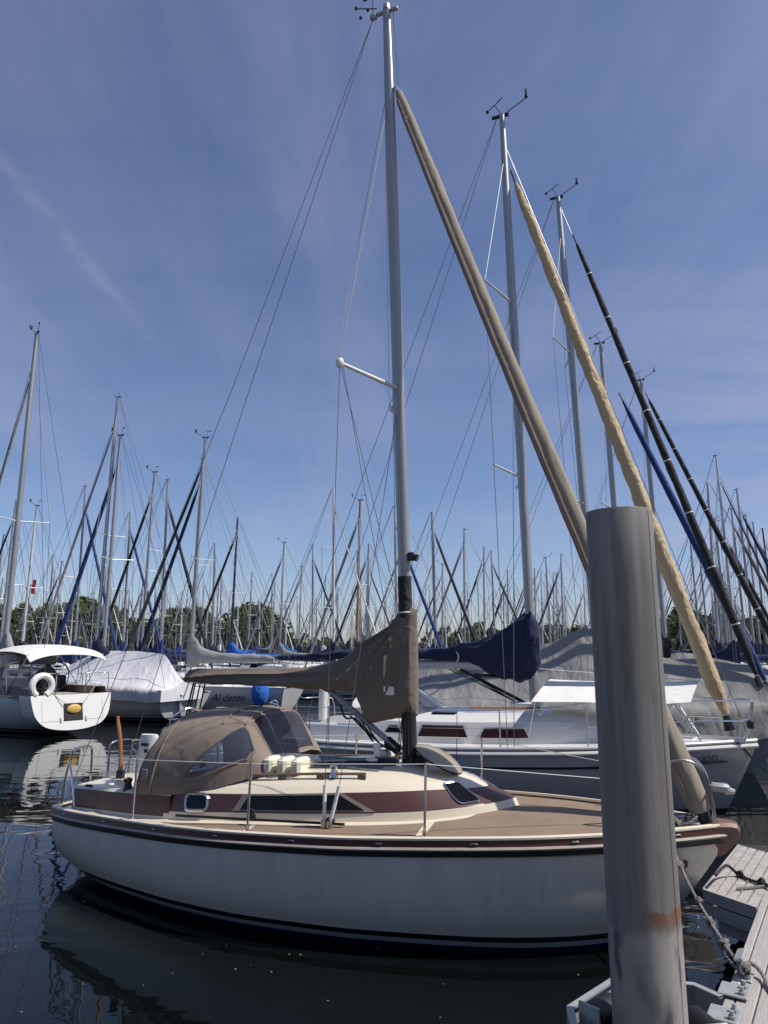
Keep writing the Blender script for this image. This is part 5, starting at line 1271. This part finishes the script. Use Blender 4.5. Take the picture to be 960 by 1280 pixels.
# wooden platform under the bow
plf = thing('platform', 'weathered plank platform under the bow of the nearest yacht', 'dock', (0, 0, 0))
Q0, Q1, Q2 = atz(882, 1112, DZ + .0), atz(918, 1066, DZ), atz(947, 1134, DZ)
Q3 = Q1 + (Q2 - Q0) * 1.0
ev = (Q1 - Q0); ew = (Q2 - Q0)
plf.location = (Q0.x, Q0.y, 0)
for k in range(5):
    f0, f1 = k / 5 + .018, (k + 1) / 5 - .018
    mb = MB(); P = [ew * f0, ew * f1, ew * f1 + ev * 1.25, ew * f0 + ev * 1.25]
    mb.prism([(p.x, p.y) for p in P], DZ - .035 + .002 * (k % 2), DZ + .002 * (k % 2)); o = mb.build('plank', 'grey_plank', plf, smooth=False)
mb = MB(); wn = ew.normalized(); en = Vector((wn.y, -wn.x, 0))
if en.dot(ev) > 0: en = -en
mb.prism([((q).x, (q).y) for q in (Vector((0, 0, 0)) - wn * .01, ew + wn * .01, ew + wn * .01 + en * .03, en * .03 - wn * .01)], DZ - .09, DZ + .006)
mb.prism([((q).x, (q).y) for q in (en * .035, ew + en * .035, ew + en * .05, en * .05)], DZ - .20, DZ - .10)
mb.prism([(q.x, q.y) for q in (Vector((0, 0, 0)), ev * 1.25, ev * 1.25 - wn * .03, -wn * .03)], DZ - .09, DZ + .004)
mb.prism([(q.x, q.y) for q in (wn * .06 - en * .06, ew - wn * .02 - en * .06, ew + ev * 1.2, ev * 1.2 + wn * .05)], DZ - .34, DZ - .045)
mb.build('frame', 'edge_beam', plf, smooth=False)
# pile guide: a metal hoop on the walkway round the pile with rollers
guide = thing('pile_guide', 'pale metal hoop bracket holding the walkway to the steel pile', 'bracket', (PX, PY, DZ))
hp = [Vector((q.x - PX, q.y - PY, 0)) for q in (atz(905, 1248, DZ), atz(868, 1232, DZ), atz(770, 1222, DZ), atz(708, 1262, DZ), atz(722, 1330, DZ), atz(790, 1400, DZ), atz(905, 1420, DZ))]
mb = MB()
def offs(pts, d):
    out = []
    for i, p in enumerate(pts):
        a_ = (pts[min(i + 1, len(pts) - 1)] - pts[max(i - 1, 0)]).normalized(); out.append(p + Vector((-a_.y, a_.x, 0)) * d)
    return out
inn, outn = offs(hp, .045), offs(hp, -.0)
mb.grid([[outn[i] + Vector((0, 0, -.18)), outn[i] + Vector((0, 0, .02)), inn[i] + Vector((0, 0, .02)), inn[i] + Vector((0, 0, .008)), outn[i].lerp(inn[i], .15) + Vector((0, 0, .005)), outn[i].lerp(inn[i], .15) + Vector((0, 0, -.165)), inn[i] + Vector((0, 0, -.165)), inn[i] + Vector((0, 0, -.18))] for i in range(len(hp))], closed=True)
mb.build('hoop', 'galv', guide, auto=20)
mb = MB()
la = atz(905, 1240, DZ + .012) - Vector((PX, PY, DZ)); 
for (cx_, cy_) in ((918, 1238), (905, 1268)):
    p = atz(cx_, cy_, DZ + .02) - Vector((PX, PY, DZ)); mb.box(p, (.17, .19, .012), ang, bev=.003)
    for ddx in (-.045, .05):
        q = p + Matrix.Rotation(ang, 4, 'Z') @ Vector((.05, ddx, .018)); mb.tube([q, q + Vector((0, 0, .03))], .013, 6); mb.tube([q - Vector((0, 0, .01)), q + Vector((0, 0, .005))], .022, 8)
mb.build('fixing_plate', 'galv', guide, auto=25)
for k, (px_, py_, rz) in enumerate(((752, 1265, R(40)), (880, 1285, R(100)))):
    p = atz(px_, py_, DZ) - Vector((PX, PY, DZ)); dr = Vector((math.cos(rz), math.sin(rz), 0))
    mb = MB(); mb.tube([p - dr * .10, p + dr * .10], .075, 16); ro = mb.build('roller', 'black_rubber', guide)
    mb = MB(); mb.box(p - dr * .12, (.02, .14, .15), rz, bev=.004); mb.tube([p - dr * .14, p - dr * .12], .02, 8); mb.build('roller_bracket', 'galv', ro)
# dock cleat
clp = atz(931, 1222, DZ)
cl = thing('mooring_cleat', 'bent steel cleat plate bolted to the walkway edge', 'cleat', (clp.x, clp.y, DZ), ang)
mb = MB(); mb.box((0, 0, .008), (.10, .16, .012), bev=.003); mb.box((0, .02, .06), (.02, .09, .12), mat=Matrix.Rotation(R(-18), 4, 'Y'), bev=.004); mb.box((-.02, .02, .125), (.06, .20, .02), mat=Matrix.Rotation(R(-18), 4, 'Y'), bev=.006); mb.tube([(.03, -.05, .01), (.03, -.05, .04)], .013, 6)
mb.build('plate', 'galv', cl, auto=25)

# mooring lines
def rope(name, label, pts, r, mat, knots=(), group=None, dark=None):
    P = curve3(pts, 14); o_ = P[0].copy()
    root = thing(name, label, 'rope', o_, 0, group)
    mb = MB()
    for s in range(3):                                   # three laid strands
        q = []; d = 0
        for i, p in enumerate(P):
            if i: d += (P[i] - P[i - 1]).length
            tg = (P[min(i + 1, len(P) - 1)] - P[max(0, i - 1)]).normalized(); a_ = tg.orthogonal().normalized(); b_ = tg.cross(a_)
            th = d * 55 + s * 2.094; q.append(p - o_ + (a_ * math.cos(th) + b_ * math.sin(th)) * r * .5)
        mb.tube(curve3(q, 2) if len(q) < 60 else q, r * .62, 6)
    mb.build('strand', mat, root)
    for f, kr in knots:
        p = P[int(f * (len(P) - 1))] - o_; mb = MB()
        rg = random.Random(int(f * 100))
        for k in range(4):
            ax_ = Vector((rg.gauss(0, 1), rg.gauss(0, 1), rg.gauss(0, 1))).normalized(); a_ = ax_.orthogonal().normalized(); b_ = ax_.cross(a_)
            mb.tube([p + (a_ * math.cos(j * .55) + b_ * math.sin(j * .55)) * kr + ax_ * (j * .002) for j in range(13)], r * .8, 6, cap=False)
        mb.build('knot', dark if dark else mat, root)
    return root
bc = W(6.80, -.30, 1.03)
end = Vector((clp.x, clp.y, DZ + .10))
r0 = W(6.84, -.32, .93)
rope('mooring_line', 'knotted grey mooring line from the bow down to the dock cleat', [bc, r0, r0.lerp(end, .33) - Vector((0, 0, .10)), r0.lerp(end, .66) - Vector((0, 0, .11)), end - Vector((.02, .0, .03)), end + Vector((.05, .02, -.02)), end + Vector((.10, -.02, -.06)), end + Vector((.06, -.2, -.085)), end + Vector((.0, -.42, -.085))], .013, 'rope_grey', ((.2, .022), (.3, .022), (.36, .022), (.42, .025), (.53, .032)))
rope('mooring_line', 'second thin grey line doubled beside the knotted mooring line', [r0.lerp(end, .60) - Vector((0, 0, .12)), r0.lerp(end, .8) - Vector((.03, 0, .13)), end + Vector((-.03, -.03, -.07))], .010, 'rope_grey')
d0 = W(7.2, -.05, .62)
rope('dock_rope', 'dark knotted rope lying across the wooden platform', [d0, atz(908, 1082, DZ + .12), atz(922, 1092, DZ + .03), atz(938, 1100, DZ + .02), atz(958, 1106, DZ + .03), atz(985, 1120, DZ + .03)], .014, 'rope_dark', ((.45, .026), (.75, .03)))
rope('dock_rope', 'grey rope end lying loose on the wooden platform', [atz(921, 1111, DZ + .018), atz(935, 1110, DZ + .018), atz(950, 1108, DZ + .018), atz(985, 1106, DZ + .018)], .011, 'rope_grey')
rope('bow_rope', 'grey rope heaped on the bow beside the furling drum', [W(6.7, -.18, 1.04), W(6.85, -.22, 1.10), W(7.0, -.10, 1.08), W(7.08, -.2, 1.13), W(6.95, -.24, 1.06), W(6.8, -.1, 1.09), W(7.02, -.02, 1.11), W(7.1, -.14, 1.06)], .010, 'rope_grey', ((.3, .03), (.6, .035)))
q0 = T2 @ Vector((8.0, -.2, 1.22)); q1 = atz(985, 985, DZ)
rope('bow_rope', 'dark bow line of the second yacht slanting down to the walkway', [q0, q0.lerp(q1, .5) - Vector((0, 0, .04)), q1], .012, 'rope_dark')
